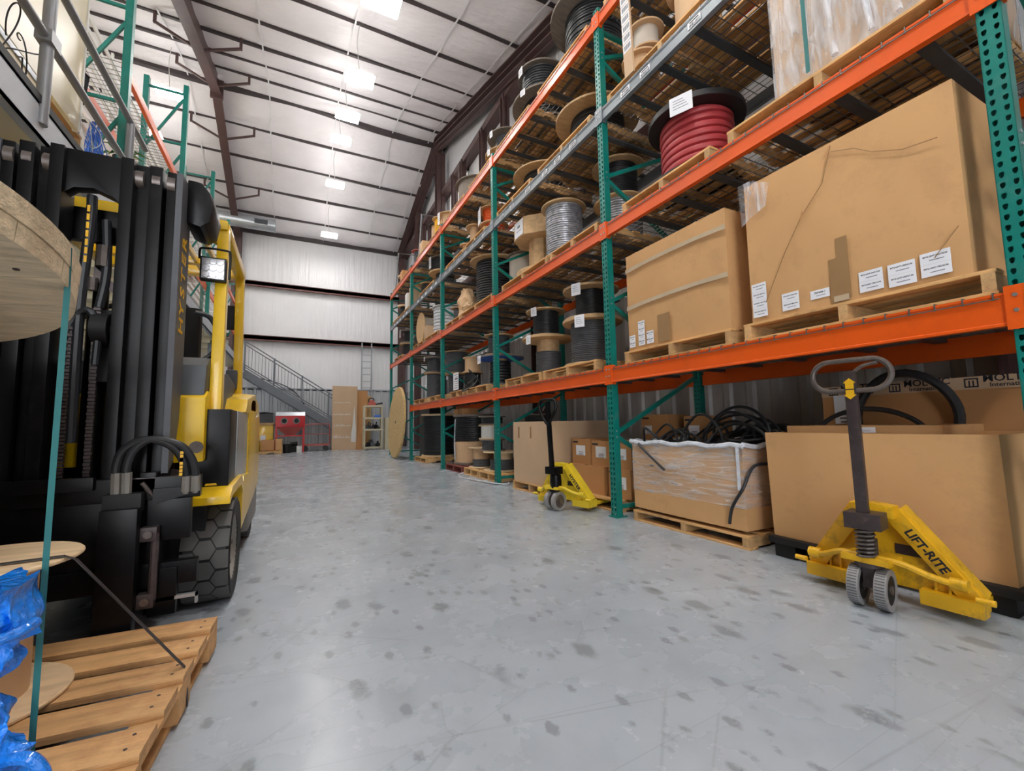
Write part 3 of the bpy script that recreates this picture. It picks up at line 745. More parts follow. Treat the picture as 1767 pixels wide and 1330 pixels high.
for y in PY:
    yb = y-.085
    fr = obj('upright_frame', mfoot, None, rack, (0, yb, 0))
    obj('post', pf, None, fr); o = obj('post', pb, None, fr, (REAR-D-.075, 0, 0))
    obj('post_holes', hs, None, fr, (REAR-D-.075, 0, 0)); obj('bolts', mbolt, None, fr)
    for k in range(4): obj('diagonal_brace', md, None, fr, (0, 0, 1.38*k)); obj('diagonal_brace', md2, None, fr, (0, 0, 1.38*k))
    for z in (.1, 5.3): obj('horizontal_brace', mh, None, fr, (0, 0, z))
def beam_mesh(L, h):
    m = MB(); m.prism([(0, 0), (.022, 0), (.022, -.035), (.045, -.035), (.045, -h), (0, -h), (0, -h+.012), (.004, -h+.016), (.004, -.016), (0, -.012)], .012, L-.012, 'y')
    return m
def conn_mesh(L, h, q):
    m = MB()
    if q: m.box(-.008, -.001, -.043, .014, -h-.02, .025); m.box(-.004, .05, 0, .012, -h-.02, .025)
    else: m.box(-.008, -.001, L-.014, L+.043, -h-.02, .025); m.box(-.004, .05, L-.012, L, -h-.02, .025)
    return m
L = 2.843-.085
wd = MB()
n = 27
for k in range(n):
    y = .05+k*(L-.1)/(n-1)
    wd.box(-.006, 1.36, y-.0028, y+.0028, .001, .007); wd.box(-.010, -.004, y-.0028, y+.0028, -.03, .007)
for k in range(20):
    x = .03+k*.07; wd.box(x-.0025, x+.0025, .03, L-.03, -.004, .001)
wd.box(-.012, -.006, .03, L-.03, -.028, -.023)
wd = wd.mesh('wire_deck', 'wire')
ch = MB()
for h_ in range(2):
    for k in range(3): 
        y = .25+h_*L/2+k*.42; ch.box(.02, 1.32, y-.035, y+.035, -.03, -.006)
ch = ch.mesh('deck_channels', 'channel')
sg = MB()
for i, (a, b) in enumerate(zip(PY[:-1], PY[1:])):
    for lv, z in enumerate(LZ):
        if lv == 0 and i == 5: continue
        h = .155 if lv == 0 else .135
        mm = 'greybeam' if lv == 2 else 'orange'
        for x, s in ((-.006, 1), (REAR-D+.006, -1)):
            o = obj('beam', beam_mesh(L, h), mm, rack, (x, a, z))
            if s < 0: o.scale = (-1, 1, 1)
            if s > 0:
                obj('beam_connector', conn_mesh(L, h, 1), mm, o); obj('beam_connector', conn_mesh(L, h, 0), mm, o)
                mb_ = MB()
                for yy in (-.02, L+.02):
                    for zz in (-.02, -.09): mb_.cyl((-.013, yy, zz), (-.008, yy, zz), .009, n=8)
                obj('bolts', mb_, 'bolt', o)
                if lv == 2:
                    rn = random.Random(i)
                    for q in range(6 if i < 4 else 5):
                        yy = .3+q*(L-.7)/5+rn.uniform(-.1, .1)
                        p = obj('shelf_label', MB().box(-.0015, 0, yy, yy+.13, -.105, -.045), 'paper', o)
                        if i < 4:
                            m = MB()
                            for g in range(9): m.box(-.0025, -.0015, yy+.012+g*.012, yy+.012+g*.012+rn.uniform(.003, .008), -.1, -.075)
                            m.box(-.0025, -.0015, yy+.02, yy+.11, -.065, -.055)
                            obj('print', m, 'ink', p)
        obj('wire_deck', wd, None, rack, (0, a, z)); obj('deck_channels', ch, None, rack, (0, a, z))
# white leaning plank with labels hung by the grey beam
t = thing('label_board', 'long white board covered with bar code labels standing on the grey beam', 'board', (2.87, 2.98, 4.36), 0, rot=(.0, -.03, 0))
obj('board', MB().box(0, .02, -.06, .06, 0, 1.25), 'cardpale', t)
m = MB(); m2 = MB()
for k in range(9):
    m.box(-.002, 0, -.055, .055, .25+k*.1, .34+k*.1)
    for g in range(8): m2.box(-.003, -.002, -.045+g*.011, -.04+g*.011, .27+k*.1, .32+k*.1)
obj('labels', m, 'paper', t); obj('bar_codes', m2, 'ink', t)

# ------------------------------------------------------------------ pallets
_pal = {}
def pallet(label, x, y, z=0.0, lx=1.1, ly=1.0, h=.125, m='wood', rz=0, name='wooden_pallet'):
    """x,y = corner nearest the aisle and the camera; stringers run in X, boards in Y"""
    key = (round(lx, 2), round(ly, 2), m)
    cx, cy = x+lx/2, y+ly/2
    if key in _pal: return dup(_pal[key], (cx, cy, z), rz, label)
    mb = 'woody' if m == 'wood' else m
    t = thing(name, label, 'pallet', (cx, cy, z), rz)
    bw = .1; n = max(3, int(lx/.155)); dz = .018
    db = MB().box(-bw/2, bw/2, -ly/2, ly/2, h-dz, h).mesh('deck_board', mb, bevel=.002)
    bb = MB().box(-bw/2, bw/2, -ly/2, ly/2, 0, .016).mesh('bottom_board', mb, bevel=.002)
    st = MB().prism([(-lx/2, .016), (-lx/2, h-dz), (lx/2, h-dz), (lx/2, .016), (lx/2-.25, .016), (lx/2-.28, .05), (.15, .05), (.12, .016), (-.12, .016), (-.15, .05), (-lx/2+.28, .05), (-lx/2+.25, .016)], -.025, .025, 'y').mesh('stringer', m)
    for k in range(n): obj('deck_board', db, None, t, (-lx/2+bw/2+k*(lx-bw)/(n-1), 0, 0))
    for k in range(3): obj('bottom_board', bb, None, t, (-lx/2+bw/2+k*(lx-bw)/2, 0, 0))
    for yy in (-ly/2+.03, 0, ly/2-.03): obj('stringer', st, None, t, (0, yy, 0))
    _pal[key] = t
    return t

# ------------------------------------------------------------------ cable reels
def flange_mesh(r, t_, n=44, hole=.03):
    return MB().lathe([(hole, 0), (r-.004, 0), (r, .004), (r, t_-.004), (r-.004, t_), (hole, t_)], n, closed=True)
def coil_mesh(rc, z0, z1, d, rin=.05, seed=0, n=44):
    """wound cable: ridged cylinder with slightly uneven turns"""
    rn = random.Random(seed); k = max(3, min(26, int((z1-z0)/d))); s = (z1-z0)/k; prof = [(rin, z0)]
    for i in range(k):
        rr = rc*(1+rn.uniform(-.018, .012)); zz = z0+i*s
        prof += [(rr-.5*s, zz+.01*s), (rr-.1*s, zz+.18*s), (rr, zz+.5*s), (rr-.1*s, zz+.82*s)]
    prof += [(rc-.3*s, z1), (rin, z1)]
    m = MB().lathe(prof, n)
    m.v = [(x, y, z+.3*s*math.sin(math.atan2(y, x)+seed)) if .2*s < z-z0 < (z1-z0)-.2*s else (x, y, z) for x, y, z in m.v]
    return m
def reel(label, x, y, r, z0, z1, rc, cable='cable', flange='ply', d=.03, ft=.022, tag=None, group=None, hub=None, bottom=None,
         c0=0.0, c1=1.0, under=None, drum='ply', rb=None, lt=1.0, rot=None, cat='cable reel', seed=None):
    """reel on its flange; cable wound between fractions c0..c1 of the drum; tag = paper on the aisle side of the rim"""
    H = z1-z0
    t = thing('cable_reel', label, cat, (x, y, z0), random.uniform(-.3, .3) if rot is None else 0, group, rot)
    rb = rb or r*.98; hub = hub or rc*.6
    seed = seed if seed is not None else int(x*100+y*37)
    obj('flange', flange_mesh(rb, ft), bottom or flange, t)
    obj('flange', flange_mesh(r, ft), flange, t, (0, 0, H-ft))
    if under: obj('flange_underside', MB().disc(r-.004, -.001, 0, 44), under, t, (0, 0, H-ft), label='painted underside of the top flange')
    if c0 > .02 or c1 < .98 or cable is None: obj('drum', MB().cyl((0, 0, ft), (0, 0, H-ft), hub, n=28), drum, t)
    if cable:
        a = ft+(H-2*ft)*c0; b = ft+(H-2*ft)*c1
        obj('wound_cable', coil_mesh(rc, a+.002, b-.002, d, hub*.9, seed), cable, t)
    if tag:
        w_, h_, ang = tag
        p = MB().box(-.002, .002, -w_/2, w_/2, -h_, .0)
        a = ang-(0 if rot else t.rotation_euler.z)
        o = obj('paper_label', p, 'paper', t, (math.cos(a)*(r+.004), math.sin(a)*(r+.004), H+.004)); o.rotation_euler = (0, 0, a)
        q = MB()
        for k in range(4): q.box(.002, .003, -w_*.35, w_*(.1+.07*k), -h_*(.25+k*.15), -h_*(.22+k*.15))
        obj('print', q, 'greyink', o)
    return t
W_ = PI   # aisle direction
S = [0.0, 1.51, 3.035, 4.33, 5.449]; PH = .127

# --- floor level
pallet('wooden pallet under the tall black cable reel near the end of the rack', 2.98, 10.75, 0, 1.1, 1.05, rz=.02)
reel('tall reel of thick black cable under the rack with a square plywood lid edge', 3.5, 11.28, .47, PH, 1.25, .42, 'cable', 'plypale', .032, .05)
pallet('red painted pallet on the floor below the black and kraft covered reel', 2.96, 8.05, 0, 1.1, 1.03, m='redwood', rz=-.0)
t = reel('large floor reel with black cable above and torn kraft cover below', 3.46, 8.66, .44, PH, 1.17, .4, 'cable', 'plyold', .036, .05, c0=.46, hub=.37, drum='kraft')
obj('torn_cover', MB().lathe([(.415, .05), (.42, .3), (.425, .47), (.415, .47), (.41, .3), (.405, .05)], 40, closed=True), 'kraft', t)
m = MB(); cv = [(3.62, .95, .02), (3.55, .8, .03), (3.5, .62, .05), (3.42, .42, .12), (3.5, .25, .1), (3.55, .1, .07)]
for (a, z, wv), (a2, z2, w2) in zip(cv[:-1], cv[1:]):
    n_ = len(m.v)
    for aa, zz in ((a-wv, z), (a+wv+.05, z), (a2+w2+.05, z2), (a2-w2, z2)): m.v.append((.43*math.cos(aa-.6), .43*math.sin(aa-.6), zz))
    m.f.append((n_, n_+1, n_+2, n_+3))
obj('torn_film', m, 'whitefilm', t)
for k, (yy, w_) in enumerate(((8.82, .26), (8.5, .22))):
    single('cardboard_box', MB().box(-.17, .17, -w_/2, w_/2, 0, .12), 'cardrich', ('left' if k == 0 else 'right')+' small flat cardboard box lying on top of the black and kraft floor reel', 'box', (3.28, yy, 1.17), bevel=.003)
pallet('pale pallet on the floor under the stacked small reels, farther of two', 2.98, 7.28, 0, 1.1, .72)
pallet('pallet by the third upright with orange stained edge under the small reel stack', 2.98, 6.42, 0, 1.1, .82)
reel('small kraft covered floor reel with grey cable showing at its foot', 3.26, 7.78, .25, PH, .52, .17, 'cablegrey', 'plypale', .02, c1=.42, drum='kraft', hub=.16)
reel('low pale floor reel with loose charcoal cable, lowest of the stack by the third upright', 3.38, 7.06, .36, PH, .47, .24, 'cablegrey', 'plypale', .02, c1=.6, drum='plypale', hub=.17)
reel('small charcoal cable reel standing on the low pale reel near the third upright', 3.28, 7.3, .24, .47, .68, .19, 'cablegrey', 'plyold', .02)
reel('white drum reel with black printed word, third up in the small floor stack', 3.26, 7.34, .22, .68, .94, .17, None, 'plypale', drum='white', hub=.17)
reel('small black cable reel topmost of the floor stack by the third upright', 3.28, 7.3, .25, .94, 1.1, .2, 'cable', 'plyold', .02)
for k, (za, zb) in enumerate(((PH, .5), (.5, .8), (.8, 1.12))):
    reel(('lowest', 'middle', 'topmost')[k]+' dark reel of the floor stack at the back right of the third upright', 3.93, 6.72, .27, za, zb, .25, 'cable', 'plyold', .02)
single('loose_cable', MB().tube([(2.98+.25*math.cos(a)*(1+.1*math.sin(3*a)), 7.1+.95*math.sin(a), .015+.01*math.sin(2*a)) for a in [1.2+k*.16 for k in range(27)]], .011, 8), 'cablelight', 'grey cable curving out over the floor from the pallet by the third upright', 'cable')
single('fabric_roll', MB().box(0, .5, 0, 1.1, 0, 1.45), 'cable', 'dark navy crate like bundle standing behind the tall black floor reel', 'bundle', (3.5, 12.2, .0), bevel=.03)
t = thing('wooden_disc', 'large round strand board reel flange standing on edge against the rack end', 'reel flange', (2.72, 12.95, 1.06), rot=(0, .06, .0))
obj('disc', MB().lathe([(0, -.03), (1.03, -.03), (1.05, -.01), (1.05, .03), (0, .03)], 64, axis='x'), 'osb', t)
obj('arbor_hole', MB().cyl((-.034, 0, 0), (-.03, 0, 0), .045, n=18), 'blackmatt', t)
m = MB()
for k in range(10): m.cyl((-.034, .32*math.cos(k*.63), .32*math.sin(k*.63)), (-.03, .32*math.cos(k*.63), .32*math.sin(k*.63)), .012, n=6)
obj('bolt_heads', m, 'steel', t)

# tall carton and the small boxes
def carton_mesh(lx, ly, lz, bulge=.01, top=True, seed=1, thick=.007, flare=0.0):
    rn = random.Random(seed); m = MB(); n = 10
    ph = [rn.uniform(0, 6) for _ in range(4)]
    def off(u, v, k): return bulge*math.sin(PI*u)*(.4+.6*math.sin(PI*v))*(1+.5*math.sin(7*u+ph[k]))
    def side(f, flip):
        b = len(m.v)
        for j in range(n+1):
            for i in range(n+1): m.v.append(f(i/n, j/n))
        for j in range(n):
            for i in range(n):
                a = b+j*(n+1)+i; m.f.append((a, a+1, a+n+2, a+n+1))
    hx, hy = lx/2, ly/2
    def s0(inn):
        e = thick if inn else 0
        side(lambda u, v: (-hx+e-off(u, v, 0)-flare*v, -hy+e+u*(ly-2*e), v*lz), 0)
        side(lambda u, v: (hx-e+off(u, v, 1), -hy+e+u*(ly-2*e), v*lz), 0)
        side(lambda u, v: (-hx+e+u*(lx-2*e)-flare*v*(1-u), -hy+e-off(u, v, 2), v*lz), 0)
        side(lambda u, v: (-hx+e+u*(lx-2*e)-flare*v*(1-u), hy-e+off(u, v, 3), v*lz), 0)
    s0(False)
    m.box(-hx, hx, -hy, hy, 0, .004)
    if top: side(lambda u, v: (-hx+u*lx-flare*(1-u), -hy+v*ly, lz+bulge*.6*math.sin(PI*u)*math.sin(PI*v)), 0)
    else:
        s0(True)
    return m
def box_flaps(t, lx, ly, lz, m='tapebrown', w=.05):
    obj('top_tape', MB().box(-w/2, w/2, -ly/2-.001, ly/2+.001, lz-.001, lz+.0015), m, t)
def flat_label(t, x, y, z, w, h, lines=2, s=None, name='paper_label', rot=None):
    """paper on the aisle face of a box at local x,y (centre), z (bottom)"""
    o = obj(name, MB().box(-.0012, 0, -w/2, w/2, 0, h), 'paper', t, (x, y, z))
    if rot: o.rotation_euler = rot
    if s: text(s, min(h*.3, w/len(s)*1.5), 'ink', o, facing_aisle(-.0014, 0, h*.66), ext=.0002, bold=.00035)
    m = MB()
    for k in range(lines): m.box(-.0022, -.0012, -w*.28, w*(.2+.04*(k % 2)), h*(.3-.13*k), h*(.36-.13*k))
    obj('print', m, 'greyink', o)
    return o

pallet('new pale pallet under the tall carton beside the small yellow pallet jack', 2.93, 4.8, 0, 1.1, 1.0)
t = thing('cardboard_carton', 'tall pale closed carton on a new pallet behind the small yellow jack', 'carton', (3.47, 5.3, PH))
obj('body', carton_mesh(1.04, .98, .85, .006, seed=3), 'cardpale', t)
for yy in (.3, -.05): obj('hand_slot', MB().box(-.523-.009, -.52-.005, yy-.012, yy+.012, .62, .78), 'tapebrown', t)
pallet('weathered pallet under the labelled brown boxes beside the second upright', 3.05, 3.62, 0, 1.1, 1.05, rz=.03)
def small_box(label, x0, x1, y0, y1, z0, z1, lab=None, rz=0, m='cardrich', mark=True):
    t = thing('cardboard_box', label, 'box', ((x0+x1)/2, (y0+y1)/2, z0), rz)
    obj('body', carton_mesh(x1-x0, y1-y0, z1-z0, .004, seed=int(y0*91)), m, t)
    obj('top_tape', MB().box(-(x1-x0)/2-.005, (x1-x0)/2+.005, -.025, .025, z1-z0+.001, z1-z0+.0035), 'tapebrown', t)
    if lab: flat_label(t, -(x1-x0)/2-.006, lab[0], lab[1], lab[2], lab[3], 3)
    if mark: obj('print', MB().box(-(x1-x0)/2-.0065, -(x1-x0)/2-.005, (y1-y0)/2-.13, (y1-y0)/2-.02, (z1-z0)-.05, (z1-z0)-.03), 'ink', t)
    return t
small_box('labelled brown box on the upper layer, left one beside the pallet jack handle', 3.2, 3.6, 4.25, 4.62, .44, .75, (0, .11, .19, .12))
small_box('labelled brown box on the upper layer, just left of the second upright', 3.2, 3.6, 3.86, 4.22, .44, .735, (0, .1, .19, .13))
small_box('labelled brown box on the upper layer, seen between the second upright and the wrapped carton', 3.2, 3.6, 3.54, 3.83, .44, .72, (.02, .1, .19, .12))
small_box('wide plain brown box lowest on the pallet behind the small yellow jack', 3.15, 3.65, 3.94, 4.65, PH, .44, None, mark=False)
small_box('labelled brown box on the lower layer right of the second upright', 3.18, 3.6, 3.54, 3.9, PH, .44, (-.02, .1, .19, .13))
small_box('brown box behind, taller than the others, right of the second upright', 3.85, 4.15, 3.62, 4.05, .6, 1.03, (.1, .2, .12, .1))
small_box('brown box behind the black cable pile, next to the rear upright', 3.85, 4.15, 3.03, 3.4, .72, 1.0, (.05, .08, .14, .1))
plain_crate('cardboard_box', 'dark brown box on the floor at the wall under the two rear boxes', 'box', 3.82, 4.14, 3.6, 4.1, PH, .6, 'cardrich')
plain_crate('cardboard_box', 'dark brown box on the floor behind the wrapped carton of cables', 'box', 3.9, 4.15, 3.32, 3.42, 0, .72, 'cardrich')

# wrapped carton full of black cable
pallet('worn pallet under the film wrapped carton of black cables', 2.98, 2.1, 0, 1.0, 1.2, .1, rz=0)
t = thing('open_carton', 'open film wrapped carton full of black cables between the upright and the big jack', 'carton', (3.5, 2.71, PH))
obj('body', carton_mesh(1.0, 1.17, .62, .012, False, 5), 'card', t)
obj('stretch_film', carton_mesh(1.012, 1.182, .46, .016, False, 5, .002), 'clearfilm', t, (0, 0, .165), label='clear glossy stretch film around the carton')
m = MB(); P_ = [(-.51, -.6), (-.51, .6), (.51, .6), (.51, -.6)]
for a, b in zip(P_, P_[1:]+P_[:1]):
    pts = [(a[0]+(b[0]-a[0])*k/12, a[1]+(b[1]-a[1])*k/12, .625+.012*math.sin(k*1.7)) for k in range(13)]
    m.tube(pts, .02, 7)
obj('film_rim', m, 'whitefilm', t, label='bunched white film around the rim')
obj('film_strip', MB().box(-.53, -.527, -.578, -.552, .3, .62), 'whitefilm', t)
t = thing('cable_heap', 'tangled heap of black cables piled out of the film wrapped carton', 'cables', (3.5, 2.71, .6))
rn = random.Random(11)
def arc(y, z, r1, r2, x, tilt, a0, a1, n=26, wob=.03):
    return [(x+tilt*math.sin(a)+wob*math.sin(2.3*a), y+r1*math.cos(a), z+r2*math.sin(a)) for a in [a0+(a1-a0)*k/n for k in range(n+1)]]
loops = [(-.16, .22, .31, .25, 0.0, .1, .013), (-.2, .17, .28, .25, .05, -.12, .012), (-.3, .1, .3, .22, -.2, .1, .013), (.0, .15, .22, .26, -.25, .05, .012), (-.05, .2, .34, .2, .15, .1, .014),
         (.4, .12, .17, .2, -.3, .1, .011), (.46, .1, .12, .19, -.34, -.1, .012), (.32, .1, .2, .16, -.32, .15, .013), (.36, .14, .14, .13, -.2, .2, .011), (.2, .1, .25, .14, -.3, .1, .012), (.1, .12, .2, .2, -.05, .2, .012), (-.28, .2, .22, .16, .1, .1, .011), (-.4, .1, .16, .2, -.1, .1, .013), (-.1, .1, .3, .24, -.1, .2, .011),
         (.42, .1, .16, .17, -.1, .1, .012), (.38, .08, .2, .15, .0, -.1, .011), (.45, .05, .12, .16, -.2, .05, .012), (-.35, .0, .2, .18, -.3, .1, .012), (.3, .02, .22, .14, -.28, .1, .014), (-.12, .08, .38, .17, .25, 0, .015)]
for y, z, r1, r2, x, ti, r in loops:
    m = MB(); m.tube(arc(y, z, r1, r2, x, ti, 0, 2*PI, 40), r, 8); obj('cable', m, 'cable', t)
for k in range(26):
    m = MB(); m.tube([(rn.uniform(-.42, .42), .5-.06*(k % 16)*.5, rn.uniform(.0, .06)), (rn.uniform(-.4, .4), .25-.05*k*.4, rn.uniform(.04, .14)), (rn.uniform(-.4, .4), -.1-.02*k, rn.uniform(.05, .16)), (rn.uniform(-.4, .4), -.5, rn.uniform(.0, .1))], rn.uniform(.012, .02), 8)
    obj('cable', m, 'cable', t)
for k in range(9):
    m = MB(); m.tube(arc(-.25+rn.uniform(-.1, .1), .06+.022*k, .26, .06, .12, .3, 0, 2*PI, 30), .016, 8); obj('cable', m, 'cable', t)
m = MB()
m.prism([(-.48, -.57), (.48, -.57), (.48, .55), (-.48, .55)], -.1, .0, 'z')
obj('packed_cable', m, 'blackmatt', t)
single('cable_end', MB().tube([(3.1, 3.2, .74), (2.975, 3.18, .74), (2.945, 3.05, .66), (2.95, 2.85, .52)], .011, 8), 'cable', 'black cable end drooping over the left front of the wrapped carton', 'cable')
single('cable_end', MB().tube([(3.2, 2.05, .62), (3.06, 2.085, .6), (2.965, 2.11, .45), (2.955, 2.2, .3), (2.965, 2.24, .17)], .012, 8), 'cable', 'black cable hanging down the near corner of the wrapped carton', 'cable')

# big open carton in front, flat boxes and hoses above
t = thing('plastic_skid', 'black plastic skid under the big open carton by the large jack', 'pallet', (3.6, 1.38, 0))
obj('deck', MB().box(-.58, .55, -.6, .6, .09, .135), 'blackmatt', t, bevel=.01)
for x in (-.5, 0, .45):
    for y in (-.5, 0, .5): obj('foot', MB().box(x-.06, x+.06, y-.07, y+.07, 0, .09), 'blackmatt', t, bevel=.01)
t = thing('open_carton', 'big open plain cardboard carton behind the large yellow pallet jack', 'carton', (3.43, 1.385, .136))
obj('body', carton_mesh(.72, 1.16, .72, .014, False, 8, flare=.03), 'card', t)
obj('packing', MB().box(-.35, .35, -.57, .57, .3, .6), 'cardrich', t)
t = thing('flat_carton', 'flat carton with a small label lying in the big open carton', 'carton', (3.55, 1.5, .74))
obj('body', carton_mesh(.6, .86, .16, .004, seed=4), 'card', t)
flat_label(t, -.306, -.05, .115, .13, .035, 1)
t = thing('printed_carton', 'long closed carton with printed tape standing behind the big open carton', 'carton', (3.97, 1.4, .136))
obj('body', carton_mesh(.3, 1.14, 1.06, .006, seed=6), 'cardrich', t)
obj('printed_tape', MB().box(-.157, -.155, -.57, .57, .98, 1.06), 'cardpale', t)
for k, yy in enumerate((.34, -.05, -.44)):
    text('MOLTEC', .062, 'ink', t, facing_aisle(-.1575, yy-.03, 1.042), bold=.001)
    text('International', .036, 'ink', t, facing_aisle(-.1575, yy-.03, 1.002), bold=.0006)
    m = MB()
    for a, b, c, d_ in ((.11, .175, 1.122, 1.13), (.11, .175, 1.172, 1.18), (.11, .117, 1.122, 1.18), (.168, .175, 1.122, 1.18), (.13, .137, 1.13, 1.165), (.148, .155, 1.13, 1.165)):
        m.box(-.158, -.157, yy+a, yy+b, c-.13, d_-.13)
    obj('tape_logo', m, 'ink', t)
flat_label(t, -.158, .42, .77, .13, .22, 3)
plain_crate('foam_block', 'dark foam block packed between the printed carton and the next upright', 'block', 3.86, 4.16, .7, .8, 0, 1.05, 'blackmatt')
single('rubber_hose', MB().tube(arc(1.52, .8, .33, .21, 3.42, .05, -.3, PI+.3), .016, 10), 'cable', 'thin black hose arching in front of the printed carton', 'hose')
single('rubber_hose', MB().tube(arc(1.42, .96, .27, .29, 3.72, .0, -.75, PI+.75), .028, 10), 'cable', 'thick black hose arching up behind the big jack handle', 'hose')

# --- beam level 1, bay nearest the camera: two big cartons
pallet('worn pallet under the largest carton on the first shelf', 2.93, .72, S[1]+.008, 1.15, 1.28)
t = thing('cardboard_carton', 'largest cardboard carton on the first shelf with a row of white labels', 'carton', (3.5, 1.37, S[1]+PH+.008))
big = carton_mesh(1.1, 1.14, 1.02, .012, seed=12)
obj('body', big, 'card', t)
X_ = -.5585
def lab4(t, ys, z, s, w=.115, h=.058, n=1, x=-.562, ry=0.0):
    for k in range(n): flat_label(t, x, ys, z+k*(h+.001), w, h, 1, s)
lab4(t, .5, .03, 'MTG-LINT-CRD17.06', .105, .06, 4)
lab4(t, .29, .03, 'MTG-LINT-CRD15.06', .11, .058, 2)
lab4(t, .11, .06, '7RSV00-1', .11, .055, 1)
lab4(t, -.16, .03, 'MTG-LINT-CRD12.06', .115, .06, 2)
lab4(t, -.3, .02, 'MTG-LINT-CRD21.06', .12, .063, 2)
lab4(t, -.44, .03, 'MTG-LINT-CRD22.06', .12, .063, 2)
obj('tape_strip', MB().box(-.567, -.565, -.06, .0, .02, .4).box(-.567, -.565, .0, .045, .0, .28), 'tapebrown', t)
obj('tape_gloss', MB().box(-.571, -.569, -.05, .03, .01, .045), 'tape', t)
m = MB()
cr_ = [(.45, .12), (.3, .42), (.18, .62), (.04, .78), (-.02, .99)]
for a, b in zip(cr_[:-1], cr_[1:]): m.bar((-.571, a[0], a[1]), (-.571, b[0], b[1]), .003, .004)
cr_ = [(-.02, .95), (-.14, .9), (-.22, .83), (-.36, .76), (-.5, .74)]
for a, b in zip(cr_[:-1], cr_[1:]): m.bar((-.571, a[0], a[1]), (-.571, b[0], b[1]), .003, .004)
m.bar((-.568, -.44, .12), (-.566, -.54, .25), .003, .003)
obj('crease', m, 'tapebrown', t)
m = MB(); m.add([(-.572, -.02, 1.0), (-.575, .03, .92), (-.59, .0, .93)], [(0, 1, 2)]); m.add([(-.572, .17, .66), (-.575, .19, .6), (-.585, .16, .62)], [(0, 1, 2)])
obj('torn_edge', m, 'cardrich', t)
obj('film_remnant', MB().add([(-.58, .585, .72), (-.586, .5, .76), (-.582, .4, .8), (-.588, .36, .95), (-.59, .5, 1.03), (-.575, .6, 1.04)], [(0, 1, 2, 3, 4, 5)]), 'clearfilm2', t, label='scrap of clear film stuck on the upper left corner')
pallet('worn pallet under the carton left of the largest one on the first shelf', 2.93, 2.1, S[1]+.008, 1.1, 1.18)
t = thing('cardboard_carton', 'taped carton on the first shelf just right of the second upright', 'carton', (3.5, 2.675, S[1]+PH+.008))
obj('body', carton_mesh(1.08, 1.12, .96, .014, seed=21), 'card', t)
lab4(t, .5, .03, 'MTG-LINT', .08, .058, 2, -.552); lab4(t, .37, .03, 'MTG-LINT', .085, .058, 4, -.556); lab4(t, .26, .03, 'MTG-CRD', .085, .058, 2, -.558)
for z in (.42, .8): obj('tape_strip', MB().prism([(.55, z-.02), (.3, z-.005), (0, z), (-.3, z-.005), (-.57, z-.02), (-.57, z+.02), (-.3, z+.03), (0, z+.035), (.3, z+.03), (.55, z+.02)], -.564, -.561, 'x'), 'tape', t)
obj('tape_patch', MB().box(-.561, -.558, .02, .16, .02, .27), 'tapebrown', t)

# --- beam level 1, further bays: reel stacks
Z1 = S[1]+PH+.008
pallet('pallet under the black cable stack just left of the second upright, first shelf', 2.95, 3.75, S[1]+.008, 1.1, 1.15)
reel('lower reel of grey banded cable with thick rope edge, left of the second upright', 3.4, 4.38, .38, Z1, 2.25, .28, 'cablegrey', 'ply', .022, .04, (.13, .15, W_+.5))
reel('upper charcoal cable reel with a paper tag, left of the second upright', 3.42, 4.42, .36, 2.25, 2.67, .2, 'cable', 'ply', .02, .03, (.13, .15, W_+.4))
pallet('pallet under the two stacked reels midway along the second bay, first shelf', 2.95, 4.95, S[1]+.008, 1.1, 1.1)
reel('lower charcoal reel with its wood drum showing, middle of the second bay', 3.42, 5.5, .39, Z1, 2.23, .19, 'cablegrey', 'ply', .02, .035, (.1, .13, W_+.2), c1=.66, hub=.17)
reel('upper black cable reel, middle of the second bay on the first shelf', 3.38, 5.48, .3, 2.23, 2.64, .2, 'cable', 'ply', .022, .022, (.1, .13, W_+.4))
pallet('pallet under the blue painted reel beside the third upright', 2.95, 6.75, S[1]+.008, 1.1, 1.0)
reel('reel with bright blue underside on its top flange beside the third upright', 3.45, 7.26, .45, Z1, 2.2, .2, 'cable', 'plyold', .05, .03, (.12, .15, W_+.1), under='bluepaint', c1=.9)
reel('charcoal cable reel stacked on top of the blue painted reel', 3.36, 7.12, .28, 2.2, 2.58, .2, 'cablegrey', 'ply', .02, .02)
single('loose_cable', MB().tube(arc(7.75, 1.75, .2, .16, 3.05, .15, 0, 6, 24), .014, 7).tube(arc(7.7, 1.8, .14, .2, 3.1, -.1, 1, 6, 24), .014, 7), 'cable', 'loose black cable coils left of the blue painted reel', 'cable')
pallet('pallet under the kraft drum reel and the paper sign, first shelf', 2.95, 7.9, S[1]+.008, 1.1, .85)
reel('black cable reel under the kraft drum reel on the first shelf', 3.3, 8.3, .22, Z1, 2.03, .17, 'cable', 'ply', .02)
reel('small bare kraft drum reel stacked behind the paper sign', 3.3, 8.3, .2, 2.03, 2.34, .16, None, 'kraft', drum='kraft', hub=.16)
t = thing('paper_sign', 'white printed paper notice hanging on the stack left of the third upright', 'notice', (3.02, 8.55, 1.68))
obj('sheet', MB().box(0, .003, -.16, .16, 0, .36), 'paper', t)
m = MB()
for k in range(7): m.box(-.001, 0, -.12, .1-.03*(k % 3), .04+k*.045, .05+k*.045+(.012 if k == 4 else 0))
obj('print', m, 'ink', t)
pallet('pallet under the two stacked reels at the fourth upright, first shelf', 2.95, 9.3, S[1]+.008, 1.1, 1.0)
reel('lower grey reel with a pale flange right of the fourth upright, first shelf', 3.4, 9.62, .27, Z1, 2.14, .18, 'cablegrey', 'ply', .02, .02)
reel('upper reel heaped with thick charcoal cable right of the fourth upright', 3.42, 9.6, .33, 2.14, 2.66, .27, 'cablegrey', 'ply', .03, .02)
pallet('pallet at the far end of the first shelf under two grey reels', 2.95, 10.7, S[1]+.008, 1.1, 1.1)
